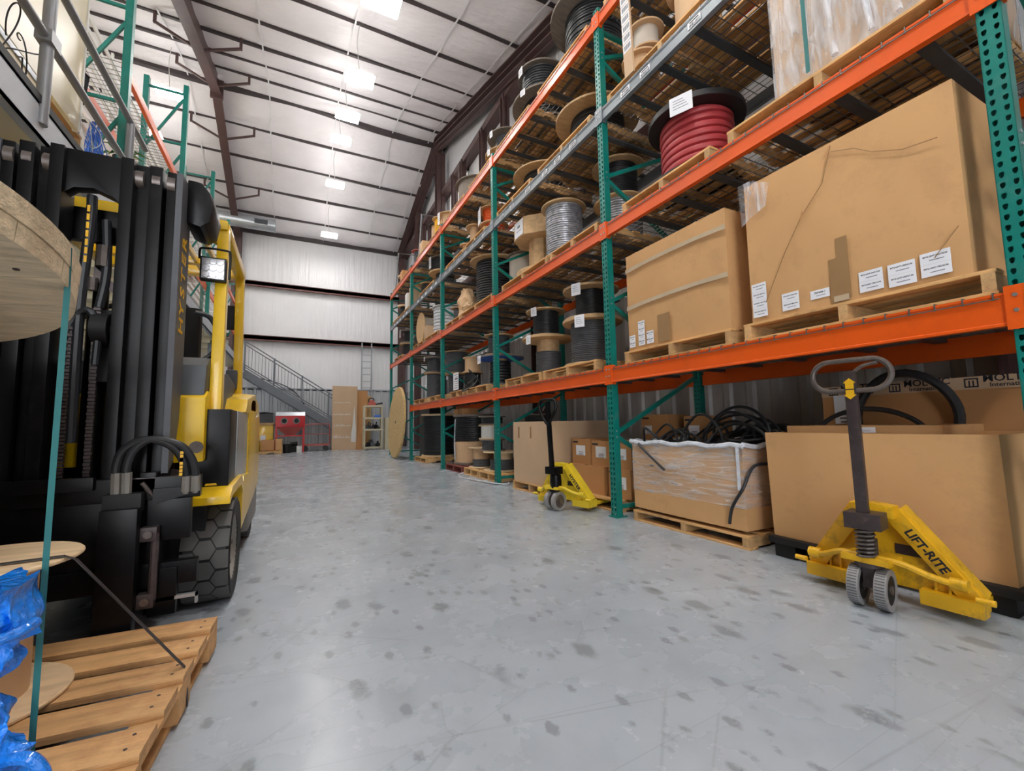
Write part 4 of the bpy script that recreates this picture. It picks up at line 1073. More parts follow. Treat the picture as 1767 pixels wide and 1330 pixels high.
reel('lower grey reel of the farthest stack on the first shelf', 3.32, 11.05, .29, Z1, 2.32, .2, 'cablegrey', 'ply', .02, .02)
reel('upper dark grey reel of the farthest stack on the first shelf', 3.32, 11.05, .29, 2.32, 2.74, .19, 'cablegrey', 'plyold', .02, .04, (.07, .12, W_+.1))
single('cardboard_box', MB().box(-.16, .16, -.12, .12, 0, .5), 'cardrich', 'reddish brown narrow box behind the farthest first shelf stack', 'box', (3.55, 11.6, Z1), bevel=.004)

# --- beam level 2
Z2 = S[2]+PH+.008
pallet('pallet with corner blocks under the red hose reel', 2.95, 2.2, S[2]+.008, 1.1, 1.05)
reel('big black reel wound with thick red rubber hose on the second shelf', 3.43, 2.7, .44, Z2, 3.86, .335, 'hosered', 'blackflange', .066, .06, (.2, .17, W_+.42))
pallet('pallet under the film wrapped load beside the near upright, second shelf', 2.94, .74, S[2]+.008, 1.1, 1.3)
t = thing('wrapped_load', 'film wrapped cartons with a teal strap on the second shelf at the top right', 'wrapped load', (3.5, 1.22, Z2))
obj('cartons', carton_mesh(1.04, .9, 1.0, .05, seed=31), 'cardpale', t, bevel=0)
obj('stretch_film', carton_mesh(1.06, .92, .99, .055, seed=31), 'clearfilm2', t, label='clear shiny stretch film')
obj('strap', MB().box(-.6, -.598, .19, .215, 0, 1.0), 'tealstrap', t)
obj('paper_label', MB().box(-.604, -.601, -.05, .1, .55, .66), 'paper', t)
m = MB()
for k in range(3): m.box(-.606, -.604, -.03, .07-.02*k, .57+k*.03, .58+k*.03)
obj('print', m, 'cblue', t)
for yy, ww in ((.05, .02), (-.14, .015), (-.26, .02), (-.36, .015)): obj('film_fold', MB().tube([(-.595, yy, .0), (-.6, yy+.02, .3), (-.598, yy-.01, .7), (-.59, yy, .98)], ww, 6), 'clearfilm2', t)
pallet('pallet under the two reels right behind the second upright, second shelf', 2.95, 3.65, S[2]+.008, 1.15, 1.0)
reel('film wrapped silver cable reel, lower one behind the second upright', 3.66, 4.05, .32, Z2, 3.73, .26, 'cablesilver', 'ply', .03, .025)
reel('black cable reel stacked on the silver reel behind the second upright', 3.7, 4.12, .34, 3.73, 4.24, .24, 'cable', 'ply', .022, .022, (.12, .12, W_+.3))
reel('film wrapped silver cable reel just left of the second upright, second shelf', 3.28, 4.78, .31, Z2, 3.92, .255, 'cablesilver', 'ply', .03, .022)
pallet('pallet under the wooden octagonal reel, second shelf', 2.95, 4.72, S[2]+.008, 1.1, 1.4)
t = thing('cable_reel', 'wooden reel with an octagonal boxed flange and a large paper label', 'cable reel', (3.42, 5.62, Z2))
def octo(r): return [(r*math.cos(PI/8+k*PI/4), r*math.sin(PI/8+k*PI/4)) for k in range(8)]
obj('flange', MB().prism(octo(.43), .62, .9, 'z'), 'ply', t, bevel=.004)
obj('drum', MB().prism(octo(.2), .12, .62, 'z'), 'ply', t)
obj('flange', MB().disc(.4, 0, .12, 40), 'ply', t)
o = obj('paper_label', MB().box(-.003, 0, -.13, .13, 0, .24), 'paper', t, (-.405, -.01, .64)); m = MB()
m.box(-.004, -.003, -.04, .04, .13, .17); m.box(-.004, -.003, -.08, .08, .08, .09); obj('print', m, 'greyink', o)
pallet('pallet under the white drum and the black reel at the third upright, second shelf', 2.95, 6.5, S[2]+.008, 1.2, 1.55)
reel('wide reel of thick black cable at the third upright, second shelf', 3.5, 7.53, .5, Z2, 4.15, .38, 'cable', 'ply', .045, .04)
reel('weathered white drum reel right of the third upright, second shelf', 3.72, 6.73, .33, Z2, 4.0, .27, None, 'plyold', drum='greywrap', hub=.28)
t = thing('kraft_bundle', 'crumpled kraft paper bundle left of the wide black reel', 'paper bundle', (3.2, 8.3, Z2))
def crumple(rx, ry, h, seed, n=26):
    rn = random.Random(seed); m = MB(); k_ = 16
    for j in range(k_+1):
        v = j/k_; w_ = (1.05-.35*v+.12*math.sin(v*9+seed)) if j < k_ else .45
        for i in range(n):
            u = 2*PI*i/n; s_ = w_*(1+rn.uniform(-.1, .1)+.1*math.sin(4*u+5*v))
            m.v.append((rx*math.cos(u)*s_, ry*math.sin(u)*s_, h*v+(rn.uniform(-.02, .02) if 0 < j else 0)))
    for j in range(k_):
        for i in range(n): m.f.append((j*n+i, j*n+(i+1) % n, (j+1)*n+(i+1) % n, (j+1)*n+i))
    m.f.append(tuple(k_*n+i for i in range(n))); m.f.append(tuple(range(n-1, -1, -1)))
    return m
def lump(rx, ry, rz_, seed, amp=.18, n=20):
    rn = random.Random(seed); ph = [rn.uniform(0, 6.28) for _ in range(9)]; m = MB(); k_ = 12
    for j in range(k_+1):
        v = PI*j/k_
        for i in range(n):
            u = 2*PI*i/n; s_ = 1+amp*(math.sin(3*u+ph[0]+2*v)+.7*math.sin(5*u+ph[1]+4*v)+.6*math.sin(9*u-3*v+ph[2]))*.5
            q = abs(math.sin(v))**.6
            m.v.append((rx*q*math.cos(u)*s_, ry*q*math.sin(u)*s_, rz_*(1-math.cos(v)*(1 if abs(math.cos(v)) > .95 else 1))/2*1.0))
    for j in range(k_):
        for i in range(n): m.f.append((j*n+i, j*n+(i+1) % n, (j+1)*n+(i+1) % n, (j+1)*n+i))
    return m
obj('paper_wrap', crumple(.19, .23, .62, 3), 'kraft', t); obj('folded_end', crumple(.12, .2, .26, 8), 'kraft', t, (-.06, -.24, 0))
pallet('pallet under the crumpled kraft bundle, second shelf', 2.95, 8.1, S[2]+.008, 1.1, .95)
reel('small dark reel with a pale flange beside the crumpled kraft bundle', 3.18, 8.78, .17, Z2, 3.5, .11, 'cablegrey', 'ply', .02)
pallet('pallet under the white and grey hose coil, second shelf', 2.95, 9.6, S[2]+.008, 1.1, 1.1)
reel('fat coil of white and grey hose at the fourth upright, second shelf', 3.42, 10.12, .44, Z2, 3.86, .4, 'cablelight', 'white', .075, .02, lt=1)
single('cardboard_box', MB().box(-.2, .2, -.13, .13, 0, .35), 'cardpale', 'pale box end left of the white and grey coil', 'box', (3.2, 10.82, Z2), bevel=.004)
t = thing('cable_reel', 'grey drum reel standing on edge with a round wooden flange at the fifth upright', 'cable reel', (3.02, 11.42, Z2+.42))
for x in (0, .8): obj('flange', MB().lathe([(0, x), (.42, x), (.42, x+.03), (0, x+.03)], 44, axis='x'), 'ply', t)
obj('drum', MB().cyl((.03, 0, 0), (.8, 0, 0), .3, n=36), 'greywrap', t)
pallet('pallet at the fifth upright under the reel standing on edge', 2.95, 10.88, S[2]+.008, 1.1, 1.05)
pallet('farthest pallet on the second shelf, beside the last upright', 2.95, 13.3, S[2]+.008, 1.1, 1.1)
reel('dark reel with white label at the far end of the second shelf', 3.3, 13.9, .3, Z2, 3.6, .2, 'cable', 'ply', .02, .03)
reel('reel with a white taped top at the far end of the second shelf', 3.3, 13.9, .28, 3.6, 4.05, .15, 'cable', 'plyold', .02, .05, (.12, .25, W_))

# --- beam level 3 (grey)
Z3 = S[3]+PH+.008
pallet('small pallet under the brown boxes in front of the yellow bench', -1.55, 18.2, 0, 1.2, .6)
pallet('pale pallet under the kraft wrapped spools above the red hose reel', 2.94, 1.9, S[3]+.008, 1.1, 1.5)
pallet('pallet on the grey shelf nearest the camera', 2.94, .75, S[3]+.008, 1.1, 1.0)
reel('large kraft wrapped spool at the top of the picture on the grey shelf', 3.3, 2.5, .27, Z3, 5.05, .2, None, 'kraft', drum='kraft', hub=.2, tag=(.1, .14, W_+1.0))
reel('kraft wrapped spool just right of the label board, upper of two', 3.22, 3.08, .19, Z3+.3, 5.05, .13, None, 'kraft', drum='greywrap', hub=.13)
reel('kraft wrapped spool left of the label board, lower of two', 3.2, 3.14, .2, Z3, Z3+.29, .14, None, 'kraft', drum='kraft', hub=.14)
reel('kraft wrapped spool seen from below through the wire deck at the top', 3.75, 2.0, .2, Z3, 4.75, .15, None, 'kraft', drum='kraft', hub=.15)
reel('cylindrical kraft drum at the near end of the grey shelf', 3.8, 1.3, .3, Z3, 4.95, .22, None, 'kraft', drum='kraft', hub=.22)
pallet('pallet under the large black reel left of the second upright on the grey shelf', 2.94, 3.7, S[3]+.008, 1.1, 1.2)
reel('large black cable reel with plywood flanges left of the second upright, grey shelf', 3.58, 4.36, .56, Z3, 5.02, .36, 'cable', 'ply', .03, .03)
pallet('pallet under the mid sized reel on the grey shelf between the second and third uprights', 2.94, 5.1, S[3]+.008, 1.1, 1.15)
reel('mid sized black cable reel on the grey shelf between the second and third uprights', 3.5, 5.62, .5, Z3, 4.88, .33, 'cable', 'ply', .03, .025)
pallet('pallet under the orange cable spools at the third upright', 2.94, 6.75, S[3]+.008, 1.1, 1.0)
reel('lower spool of orange cable at the third upright on the grey shelf', 3.34, 7.2, .27, Z3, Z3+.27, .2, 'corange', 'ply', .02)
reel('upper spool of orange cable with a broad white side label', 3.34, 7.25, .27, Z3+.27, 5.05, .2, 'corange', 'ply', .02, .02, (.24, .3, W_-.2))
pallet('pallet under the bare kraft spools on the grey shelf', 2.94, 7.85, S[3]+.008, 1.1, 1.1)
reel('bare kraft spool with a round flange left of the orange spools', 3.28, 8.05, .19, Z3, 5.05, .1, None, 'kraft', drum='kraft', hub=.1)
reel('smallest bare kraft spool on the grey shelf, left of the taller kraft one', 3.24, 8.42, .15, Z3, 4.8, .08, None, 'kraft', drum='kraft', hub=.08)
single('plastic_bundle', lump(.2, .2, .42, 5), 'cable', 'black plastic bundle with a white tag on the grey shelf right of the fourth upright', 'bundle', (3.3, 8.82, Z3))
pallet('pallet under the banded black coils left of the fourth upright, grey shelf', 2.94, 9.9, S[3]+.008, 1.1, 1.3)
reel('lower black reel with a pale flange left of the fourth upright, grey shelf', 3.45, 10.55, .42, Z3, 4.9, .25, 'cable', 'ply', .03, .04)
reel('upper dark coil with a white label left of the fourth upright, grey shelf', 3.45, 10.6, .4, 4.9, 5.28, .36, 'cable', 'plyold', .04, .03, (.14, .3, W_+.1))
reel('small dark reel beside the fifth upright on the grey shelf', 3.3, 11.7, .22, Z3, 4.95, .15, 'cable', 'ply', .03)
pallet('pallet beyond the fifth upright on the grey shelf', 2.94, 12.4, S[3]+.008, 1.1, 1.1)
pallet('farthest pallet on the grey shelf by the last upright', 2.94, 13.7, S[3]+.008, 1.1, 1.05)
plain_crate('cardboard_box', 'upright narrow pale box beyond the fifth upright, grey shelf, nearer of two', 'box', 3.0, 3.3, 12.35, 12.6, Z3, 5.05, 'cardpale')
plain_crate('cardboard_box', 'upright white box beyond the fifth upright, grey shelf, farther of two', 'box', 3.0, 3.3, 12.85, 13.15, Z3, 5.0, 'white')
reel('dark reel with a white flange edge at the far end of the grey shelf', 3.25, 14.2, .25, Z3, 4.95, .18, 'cable', 'plypale', .03, .06)

# --- beam level 4 (top)
Z4 = S[4]+PH+.008
pallet('pallet on the top shelf right of the second upright', 2.94, 2.3, S[4]+.008, 1.1, 1.1)
reel('dark reel seen from below on the top shelf right of the second upright', 3.5, 2.8, .45, Z4, 6.2, .3, 'cable', 'plyold', .03, .03)
pallet('pallet on the top shelf under the huge dark flange at the second upright', 2.94, 3.7, S[4]+.008, 1.1, 1.15)
reel('huge weathered brown reel on the top shelf just left of the second upright', 3.55, 4.3, .6, Z4, 6.45, .4, 'cable', 'plyold', .04, .04)
pallet('pallet on the top shelf under the big grey stacked reels', 2.94, 5.1, S[4]+.008, 1.1, 1.15)
reel('lower big grey plywood reel on the top shelf between second and third uprights', 3.6, 5.62, .58, Z4, 6.1, .4, 'cable', 'plyold', .04, .035, (.1, .1, W_+.3))
reel('upper black cable reel stacked on the big grey plywood reel on the top shelf', 3.5, 5.6, .4, 6.1, 6.6, .33, 'cable', 'plyold', .04, .03, (.12, .14, W_))
pallet('pallet on the top shelf at the third upright', 2.94, 6.42, S[4]+.008, 1.1, 1.1)
reel('lower reel of the pair on the top shelf right above the third upright', 3.36, 6.75, .36, Z4, 5.86, .2, 'cablegrey', 'ply', .03, .025, (.08, .12, W_+.2))
reel('upper reel of the pair on the top shelf right above the third upright', 3.4, 6.72, .36, 5.86, 6.2, .22, 'cablegrey', 'plyold', .03, .025, (.08, .12, W_+.2))
pallet('pallet on the top shelf under the broad weathered drum', 2.94, 7.8, S[4]+.008, 1.1, 1.1)
reel('broad weathered drum reel on the top shelf left of the third upright', 3.5, 8.35, .5, Z4, 6.15, .42, None, 'plyold', drum='plyold', hub=.44)
pallet('pallet on the top shelf at the fourth upright', 2.94, 9.3, S[4]+.008, 1.1, 1.0)
reel('kraft spool with a long white tag on the top shelf at the fourth upright', 3.3, 9.72, .3, Z4, 6.05, .22, None, 'kraft', drum='kraft', hub=.22, tag=(.1, .3, W_+.2))
reel('spool of bright yellow cable on the top shelf', 3.25, 10.35, .2, Z4, 6.25, .14, 'cyellow', 'ply', .03)
pallet('pallet on the top shelf under the yellow spool', 2.94, 10.34, S[4]+.008, 1.1, 1.2)
reel('small kraft drum with a black top flange left of the yellow spool', 3.35, 10.85, .25, Z4, 6.3, .17, None, 'blackflange', drum='kraft', hub=.17)
plain_crate('cardboard_box', 'box tied with pale twine left of the black topped drum on the top shelf', 'box', 3.02, 3.35, 11.2, 11.5, Z4, 6.0, 'kraft')
pallet('pallet on the top shelf beyond the fifth upright', 2.94, 12.3, S[4]+.008, 1.1, 1.1)
reel('pinkish spool on a grey stand near the far end of the top shelf', 3.3, 12.75, .2, Z4, 6.3, .12, 'cablegrey', 'redfaded', .03)
reel('pale spool next to the pinkish one on the top shelf', 3.4, 12.32, .18, Z4, 6.2, .12, 'cable', 'ply', .03)
pallet('farthest pallet on the top shelf', 2.94, 13.6, S[4]+.008, 1.1, 1.15)
reel('pale flanged spool standing at the very far end of the top shelf', 3.25, 14.3, .22, Z4, 6.0, .15, 'cable', 'plypale', .03, .05)
plain_crate('cardboard_box', 'tan box with a white edge near the far end of the top shelf', 'box', 3.0, 3.4, 13.55, 13.85, Z4, 5.95, 'cardrich')
plain_crate('plastic_box', 'dark lidded box behind the far spool on the top shelf', 'box', 3.6, 4.0, 13.6, 14.1, Z4, 6.3, 'blackmatt')
for y, z in ((11.75, 5.45), (14.85, 5.45)):
    single('roll_stand', MB().tube([(3.05, y, z), (3.15, y, z+1.55), (3.95, y, z+1.6), (4.1, y, z)], .025, 8, smooth=False), 'pipe', ('nearer' if y < 13 else 'farther')+' tall grey pipe stand rising above the far top shelf', 'stand')

# ------------------------------------------------------------------ pallet jacks
def jack(label, x, y, rz, paint, word, handle, worn, steer=0.0):
    """forks run in local +X; steering wheels at the origin side (-X)"""
    t = thing('pallet_jack', label, 'pallet jack', (x, y, 0), rz)
    for s in (-1, 1):
        f = obj('fork', MB().prism([(.2, .085), (.2, .05), (1.25, .04), (1.3, .05), (1.25, .07)], -.075, .075, 'y').box(.19, .3, -.09, .09, .035, .115), paint, t, (0, s*.255, 0), bevel=.003)
        obj('load_roller', MB().cyl((1.1, -.04, .037), (1.1, .04, .037), .035, n=14), 'wheel', f)
        obj('step', MB().box(.12, .2, -.11, .11, .04, .11), paint, f, bevel=.003)
        # sloping side of the frame: channel with a broad face towards the aisle
        a = Vector((.16, s*.33, .1)); b = Vector((.1, s*.07, .47)); d_ = (b-a)
        sl = MB(); sl.bar(a, b, .08, .02, (1, 0, 0.15)); sl.bar(a+Vector((.045, s*.033, .025)), b+Vector((.045, s*.033, .025)), .012, .09, (1, 0, 0))
        o = obj('side_brace', sl, paint, t, bevel=.002)
        if s < 0:
            dn = (a-b).normalized(); nrm = Vector((-1, 0, -.15)).normalized(); 
            up = nrm.cross(dn).normalized()
            c = (a+b)/2+nrm*.0108-dn*.02
            n_ = len(word); 
            mt = Matrix(((dn.x, up.x, nrm.x, c.x), (dn.y, up.y, nrm.y, c.y), (dn.z, up.z, nrm.z, c.z), (0, 0, 0, 1)))
            text(word, .056, 'ink', o, mt, sx=1.0 if len(word) < 8 else .95, bold=.0016)
        obj('pivot_pin', MB().cyl((.1, s*.35, .13), (.1, s*.41, .13), .014, n=12), paint, t)
        for k in (0, 1): obj('gusset', MB().box(.15, .17, s*(.2+.05*k)-.005, s*(.2+.05*k)+.005, .1, .19), paint, t)
    obj('top_plate', MB().prism([(-.09, .44), (-.09, .5), (.0, .51), (.09, .5), (.09, .44)], .06, .14, 'x'), paint, t, bevel=.004)
    obj('back_plate', MB().prism([(-.3, .09), (-.08, .45), (.08, .45), (.3, .09)], .17, .185, 'x'), paint, t)
    obj('warning_plate', MB().box(.165, .169, -.22, -.05, .25, .3), 'steeldark', t)
    y_ = MB().tube([(.12, -.3, .17), (.05, -.22, .2), (.0, -.12, .245), (-.02, 0, .25), (.0, .12, .245), (.05, .22, .2), (.12, .3, .17)], .016, 8)
    y_.box(-.06, .1, -.1, .1, .225, .255)
    obj('lift_yoke', y_, paint, t)
    for s in (-1, 1): obj('link_pin', MB().cyl((.1, s*.27, .18), (.1, s*.33, .18), .028, n=12), paint, t)
    # pump, steered with the handle
    p = obj('pump', MB().cyl((0, 0, .2), (0, 0, .25), .06).cyl((0, 0, .25), (0, 0, .34), .04).cyl((.05, .02, .22), (.05, .02, .44), .035).box(-.07, .06, -.075, .075, .39, .47).box(-.05, .05, -.05, .05, .21, .25), 'steeldark' if worn else 'black', t, bevel=.004)
    p.rotation_euler = (0, 0, steer)
    sp = MB(); pts = [(.038*math.cos(q*.7)-.035, .038*math.sin(q*.7)*1.0, .25+q*.0022) for q in range(64)]
    if worn: obj('spring', sp.tube(pts, .0065, 6), 'steel', p)
    else: obj('reservoir', MB().lathe([(0, .24), (.06, .24), (.065, .3), (.06, .38), (.03, .4), (0, .4)], 20, (.0, -.02, 0)), 'black', p)
    obj('fork_bracket', MB().box(-.03, .03, -.025, .025, .1, .22), 'steeldark', p)
    for s in (-1, 1):
        wl = obj('steer_wheel', MB().lathe([(.07, s*.055-.024), (.098, s*.055-.024), (.1, s*.055-.018), (.1, s*.055+.018), (.098, s*.055+.024), (.07, s*.055+.024)], 36, (0, 0, .1), 'y', True), 'wheel', p, label='grey wheel tread')
        obj('wheel_disc', MB().cyl((0, s*.055-.02, .1), (0, s*.055+.02, .1), .071, n=28), 'steel' if not worn else 'blackmatt', wl)
        obj('hub', MB().cyl((0, s*.055-.028, .1), (0, s*.055+.028, .1), .022, n=14), 'steel', wl)
        if worn:
            m = MB()
            for k in range(44):
                a = k*2*PI/44
                m.add([(.1005*math.sin(a), s*.055-.019, .1+.1005*math.cos(a)), (.1005*math.sin(a+.05), s*.055-.019, .1+.1005*math.cos(a+.05)), (.1005*math.sin(a+.05), s*.055+.019, .1+.1005*math.cos(a+.05)), (.1005*math.sin(a), s*.055+.019, .1+.1005*math.cos(a))], [(0, 1, 2, 3)])
            obj('tread_grooves', m, 'cablegrey', wl)
    top = 1.16; lean = -.03 if worn else -.06
    b0 = Vector((-.03, 0, .42)); b1 = Vector((lean-.02, 0, top+.03))
    obj('handle_bar', MB().bar(b0, b1, .05, .034, (1, 0, 0)), 'steeldark' if worn else 'black', p, bevel=.003)
    hx = b1.x
    if handle == 'oval':
        pts = []
        for k in range(40):
            a = 2*PI*k/40; cy_ = .085 if math.cos(a) > 0 else -.085
            pts.append((hx, (cy_*1 if abs(math.cos(a)) > .02 else 0)+.082*math.cos(a), top+.01+.08*math.sin(a)))
        obj('handle_loop', MB().tube(pts, .0135, 10, True), 'steel', p)
        obj('release_lever', MB().tube([(hx, -.02, top+.03), (hx-.005, -.06, top+.055), (hx-.01, -.12, top+.065)], .009, 8), 'steel', p)
        ar = MB()
        ar.prism([(-.018, .0), (.018, .0), (.018, .03), (.028, .03), (0, .055), (-.028, .03), (-.018, .03)], hx-.0205, hx-.0195, 'x')
        ar.v = [(a_, b_, c_+top-.06) for a_, b_, c_ in ar.v]
        n_ = len(ar.v); ar.prism([(-.018, top-.066), (.018, top-.066), (.018, top-.09), (.028, top-.09), (0, top-.115), (-.028, top-.09), (-.018, top-.09)], hx-.0195, hx-.0185, 'x')
        obj('arrow_sticker', ar, 'cyellow', p, label='yellow up and down arrow sticker')
    else:
        pts = [(hx, 0, top-.22), (hx, .07, top-.15), (hx, .125, top-.06), (hx, .13, top+.0), (hx, .1, top+.045), (hx, .0, top+.055), (hx, -.1, top+.045), (hx, -.13, top), (hx, -.125, top-.06), (hx, -.07, top-.15)]
        obj('handle_loop', MB().tube(pts, .016, 10, True), 'black', p)
        obj('release_lever', MB().tube([(hx, .0, top+.0), (hx, .06, top-.04), (hx, .07, top-.07)], .008, 8), 'steel', p)
    return t
jack('worn yellow pallet jack with an oval steel handle in front of the big open carton', 2.63, 1.2, .04, 'jackyellow', 'LIFT-RITE', 'oval', True, .12)
jack('small clean yellow pallet jack with black handle between the tall carton and small boxes', 2.6, 4.12, .3, 'jackclean', 'HYSTER', 'delta', False, -.08)
# ------------------------------------------------------------------ the forklift
fk = thing('forklift', 'yellow and black forklift parked facing the camera on the left', 'forklift', (-.85, 3.08, 0))
# local x: right side +.55, y: mast at -.5
def fo(name, mb, m, parent=None, bevel=0, label=None): return obj(name, mb, m, parent or fk, (0, 0, 0), bevel, label)
for s in (-1, 1):
    # three nested channels per side; seen from the front as flanges with dark slots
    o = MB()
    for x0, x1, y0_, y1_ in ((.098, .145, -.55, -.42), (.125, .195, -.5, -.44)): o.box(s*x0, s*x1, y0_, y1_, .2, 2.235) if s > 0 else o.box(-x1, -x0, y0_, y1_, .2, 2.235)
    fo('inner_mast_rail', o, 'black', bevel=.004)
    o = MB(); a = (.2, .25, -.53, -.38); o.box(min(s*a[0], s*a[1]), max(s*a[0], s*a[1]), a[2], a[3], .16, 2.23)
    fo('middle_mast_rail', o, 'black', bevel=.004)
    o = MB()
    for a in ((.265, .305, -.52, -.3), (.2, .3, -.36, -.3)): o.box(min(s*a[0], s*a[1]), max(s*a[0], s*a[1]), a[2], a[3], .12, 2.22)
    fo('outer_mast_rail', o, 'black', bevel=.004)
    sp_ = MB().prism([(-.53, 2.22), (-.33, 2.22), (-.33, 1.35), (-.36, 1.0), (-.44, .8), (-.53, .75)], *( (.305, .33) if s > 0 else (-.33, -.305)), 'x')
    o = fo('mast_side_plate', sp_, 'cablegrey')
    if s > 0:
        for k, ch_ in enumerate('HYSTER'):
            text(ch_, .12, 'cyellow', o, Matrix(((0, 0, 1, .3312), (0, -1, 0, -.43), (1, 0, 0, 1.47+k*.085), (0, 0, 0, 1))), bold=.002)
    for k, x in enumerate((.16, .225, .283)):
        fo('mast_roller', MB().cyl((s*(x-.016), -.49, 2.16), (s*(x+.016), -.49, 2.16), .045, n=20), 'steel')
cm = MB()
arcp = [(-.16, 2.235), (.1, 2.215), (.1, 1.98), (.06, 2.02), (0, 2.055), (-.06, 2.07), (-.16, 2.075)]
cm.prism([(-.11, 2.24), (.11, 2.24), (.11, 2.0), (.07, 2.04), (0, 2.07), (-.07, 2.06), (-.11, 2.02)], -.52, -.46, 'y')
fo('top_crossmember', cm, 'black', bevel=.004)
fo('middle_crossmember', MB().box(-.3, .3, -.4, -.36, 1.86, 2.02), 'black', bevel=.004)
fo('lower_crossmember', MB().box(-.3, .3, -.4, -.34, .5, .7), 'black', bevel=.004)
m = MB(); m.prism([(.0, 2.26), (.07, 2.25), (.11, 2.2), (.125, 2.12), (.11, 2.04), (.07, 2.0), (.0, 2.02)], .0, .28, 'y'); m.v = [(x+.32, y-.42, z) for x, y, z in m.v]
fo('tilt_guard', m, 'black', bevel=.035, label='rounded black guard beside the mast top')
# cylinders, chains and hoses between the rails
fo('lift_cylinder', MB().cyl((.0, -.36, .25), (.0, -.36, 1.5), .045).cyl((.0, -.36, 1.5), (.0, -.36, 1.95), .03), 'black')
for x in (-.07, .07): fo('side_cylinder', MB().cyl((x*2.6, -.38, .3), (x*2.6, -.38, 2.0), .028), 'blackmatt')
for x in (-.055, .035):
    m = MB()
    for k in range(48): m.box(x-.012, x+.012, -.5-.006*(k % 2), -.488, .75+k*.016, .762+k*.016)
    fo('lift_chain', m, 'steeldark')
fo('chain_pulley', MB().cyl((.02, -.47, 1.42), (.08, -.47, 1.42), .075, n=28).cyl((.01, -.47, 1.42), (.09, -.47, 1.42), .03).box(.0, .1, -.44, -.4, 1.18, 1.52), 'blackmatt')
fo('mast_hose', MB().tube([(-.02, -.47, 2.05), (-.015, -.485, 1.9), (-.03, -.49, 1.5), (-.03, -.48, .9)], .02, 10), 'cable')
m = MB()
for k in range(7): m.box(-.022, -.012, -.509, -.505, 1.72+k*.04, 1.75+k*.04)
fo('hose_print', m, 'cyellow')
fo('mast_hose', MB().tube([(.03, -.45, 1.95), (.045, -.46, 1.7), (.03, -.47, 1.52)], .018, 10), 'cable')
fo('mast_hose', MB().tube([(-.07, -.47, .82), (-.07, -.49, 1.2), (-.06, -.49, 1.42), (.0, -.5, 1.5), (.04, -.5, 1.42), (.04, -.5, 1.25)], .016, 10), 'cable')
fo('hose_fitting', MB().cyl((.03, -.46, 1.72), (.03, -.46, 1.82), .026, n=8), 'steel'); fo('hose_fitting', MB().cyl((.0, -.47, 1.6), (.0, -.47, 1.66), .02, n=8), 'steel')
fo('chain_guard_bracket', MB().prism([(.0, 1.72), (.12, 1.6), (.12, 1.56), (.0, 1.66)], -.46, -.44, 'y'), 'steeldark')
# carriage
ca = fo('carriage', MB().box(-.5, .47, -.6, -.55, .64, .74).box(-.5, .47, -.6, -.55, .26, .36).box(-.32, -.26, -.58, -.5, .2, .9).box(.24, .3, -.58, -.5, .2, .76).box(-.5, .2, -.58, -.56, .36, .64), 'black', bevel=.005)
obj('upper_plate', MB().box(.28, .44, -.61, -.57, .46, .64).box(-.45, .1, -.63, -.6, .7, .755), 'black', ca, bevel=.004)
obj('bracket_arm', MB().prism([(.3, .62), (.44, .66), (.45, .69), (.3, .69)], -.62, -.59, 'y'), 'black', ca)
obj('lower_plate', MB().box(.3, .4, -.62, -.58, .14, .34), 'black', ca, bevel=.004)
obj('light_strip', MB().box(.3, .48, -.62, -.6, .2, .215).box(.47, .48, -.62, -.6, .17, .215), 'galv', ca)
obj('top_block', MB().box(.14, .27, -.66, -.6, .6, .68), 'blackmatt', ca, bevel=.006)
obj('valve_block', MB().box(.2, .3, -.6, -.56, .68, .74), 'steeldark', ca)
for z in (.5, .22):
    obj('hinge_lug', MB().box(.27, .33, -.66, -.61, z-.03, z+.03), 'steeldark', ca, bevel=.006)
    obj('lug_bolt', MB().cyl((.3, -.67, z), (.3, -.655, z), .016, n=12), 'steel', ca)
obj('hinge_pin', MB().cyl((.32, -.64, .22), (.32, -.64, .5), .016, n=10), 'steeldark', ca)
obj('tie_rod', MB().cyl((.26, -.62, .72), (.32, -.6, .62), .009, n=8), 'steel', ca)
for s, x in ((1, .145), (-1, -.36)):
    fo('fork', MB().box(x, x+.125, -.7, -.64, .07, .62).prism([(-.7, .045), (-.7, .085), (-1.6, .06), (-1.6, .045)], x, x+.125, 'x').box(x, x+.125, -.7, -.64, .045, .08), 'black', bevel=.006)
for dx in (0, .035):
    m = MB().tube([(.175+dx, -.63, .72), (.175+dx, -.64, .8), (.2+dx, -.65, .87), (.27+dx*.6, -.65, .91), (.36+dx, -.65, .88), (.41+dx, -.64, .8), (.42+dx, -.63, .7)], .0165, 10)
    h_ = fo('arch_hose', m, 'cable')
    for x in (.175+dx, .42+dx): obj('hose_fitting', MB().cyl((x, -.63, .68 if x < .3 else .67), (x, -.635, .77 if x < .3 else .74), .019, n=8).cyl((x, -.63, .66), (x, -.63, .68), .012, n=8), 'rim', h_)
m = MB()
for k in range(7): m.box(.398, .41, -.664+.001*k, -.66, .745+k*.016, .758+k*.016)
fo('hose_print', m, 'cyellow')
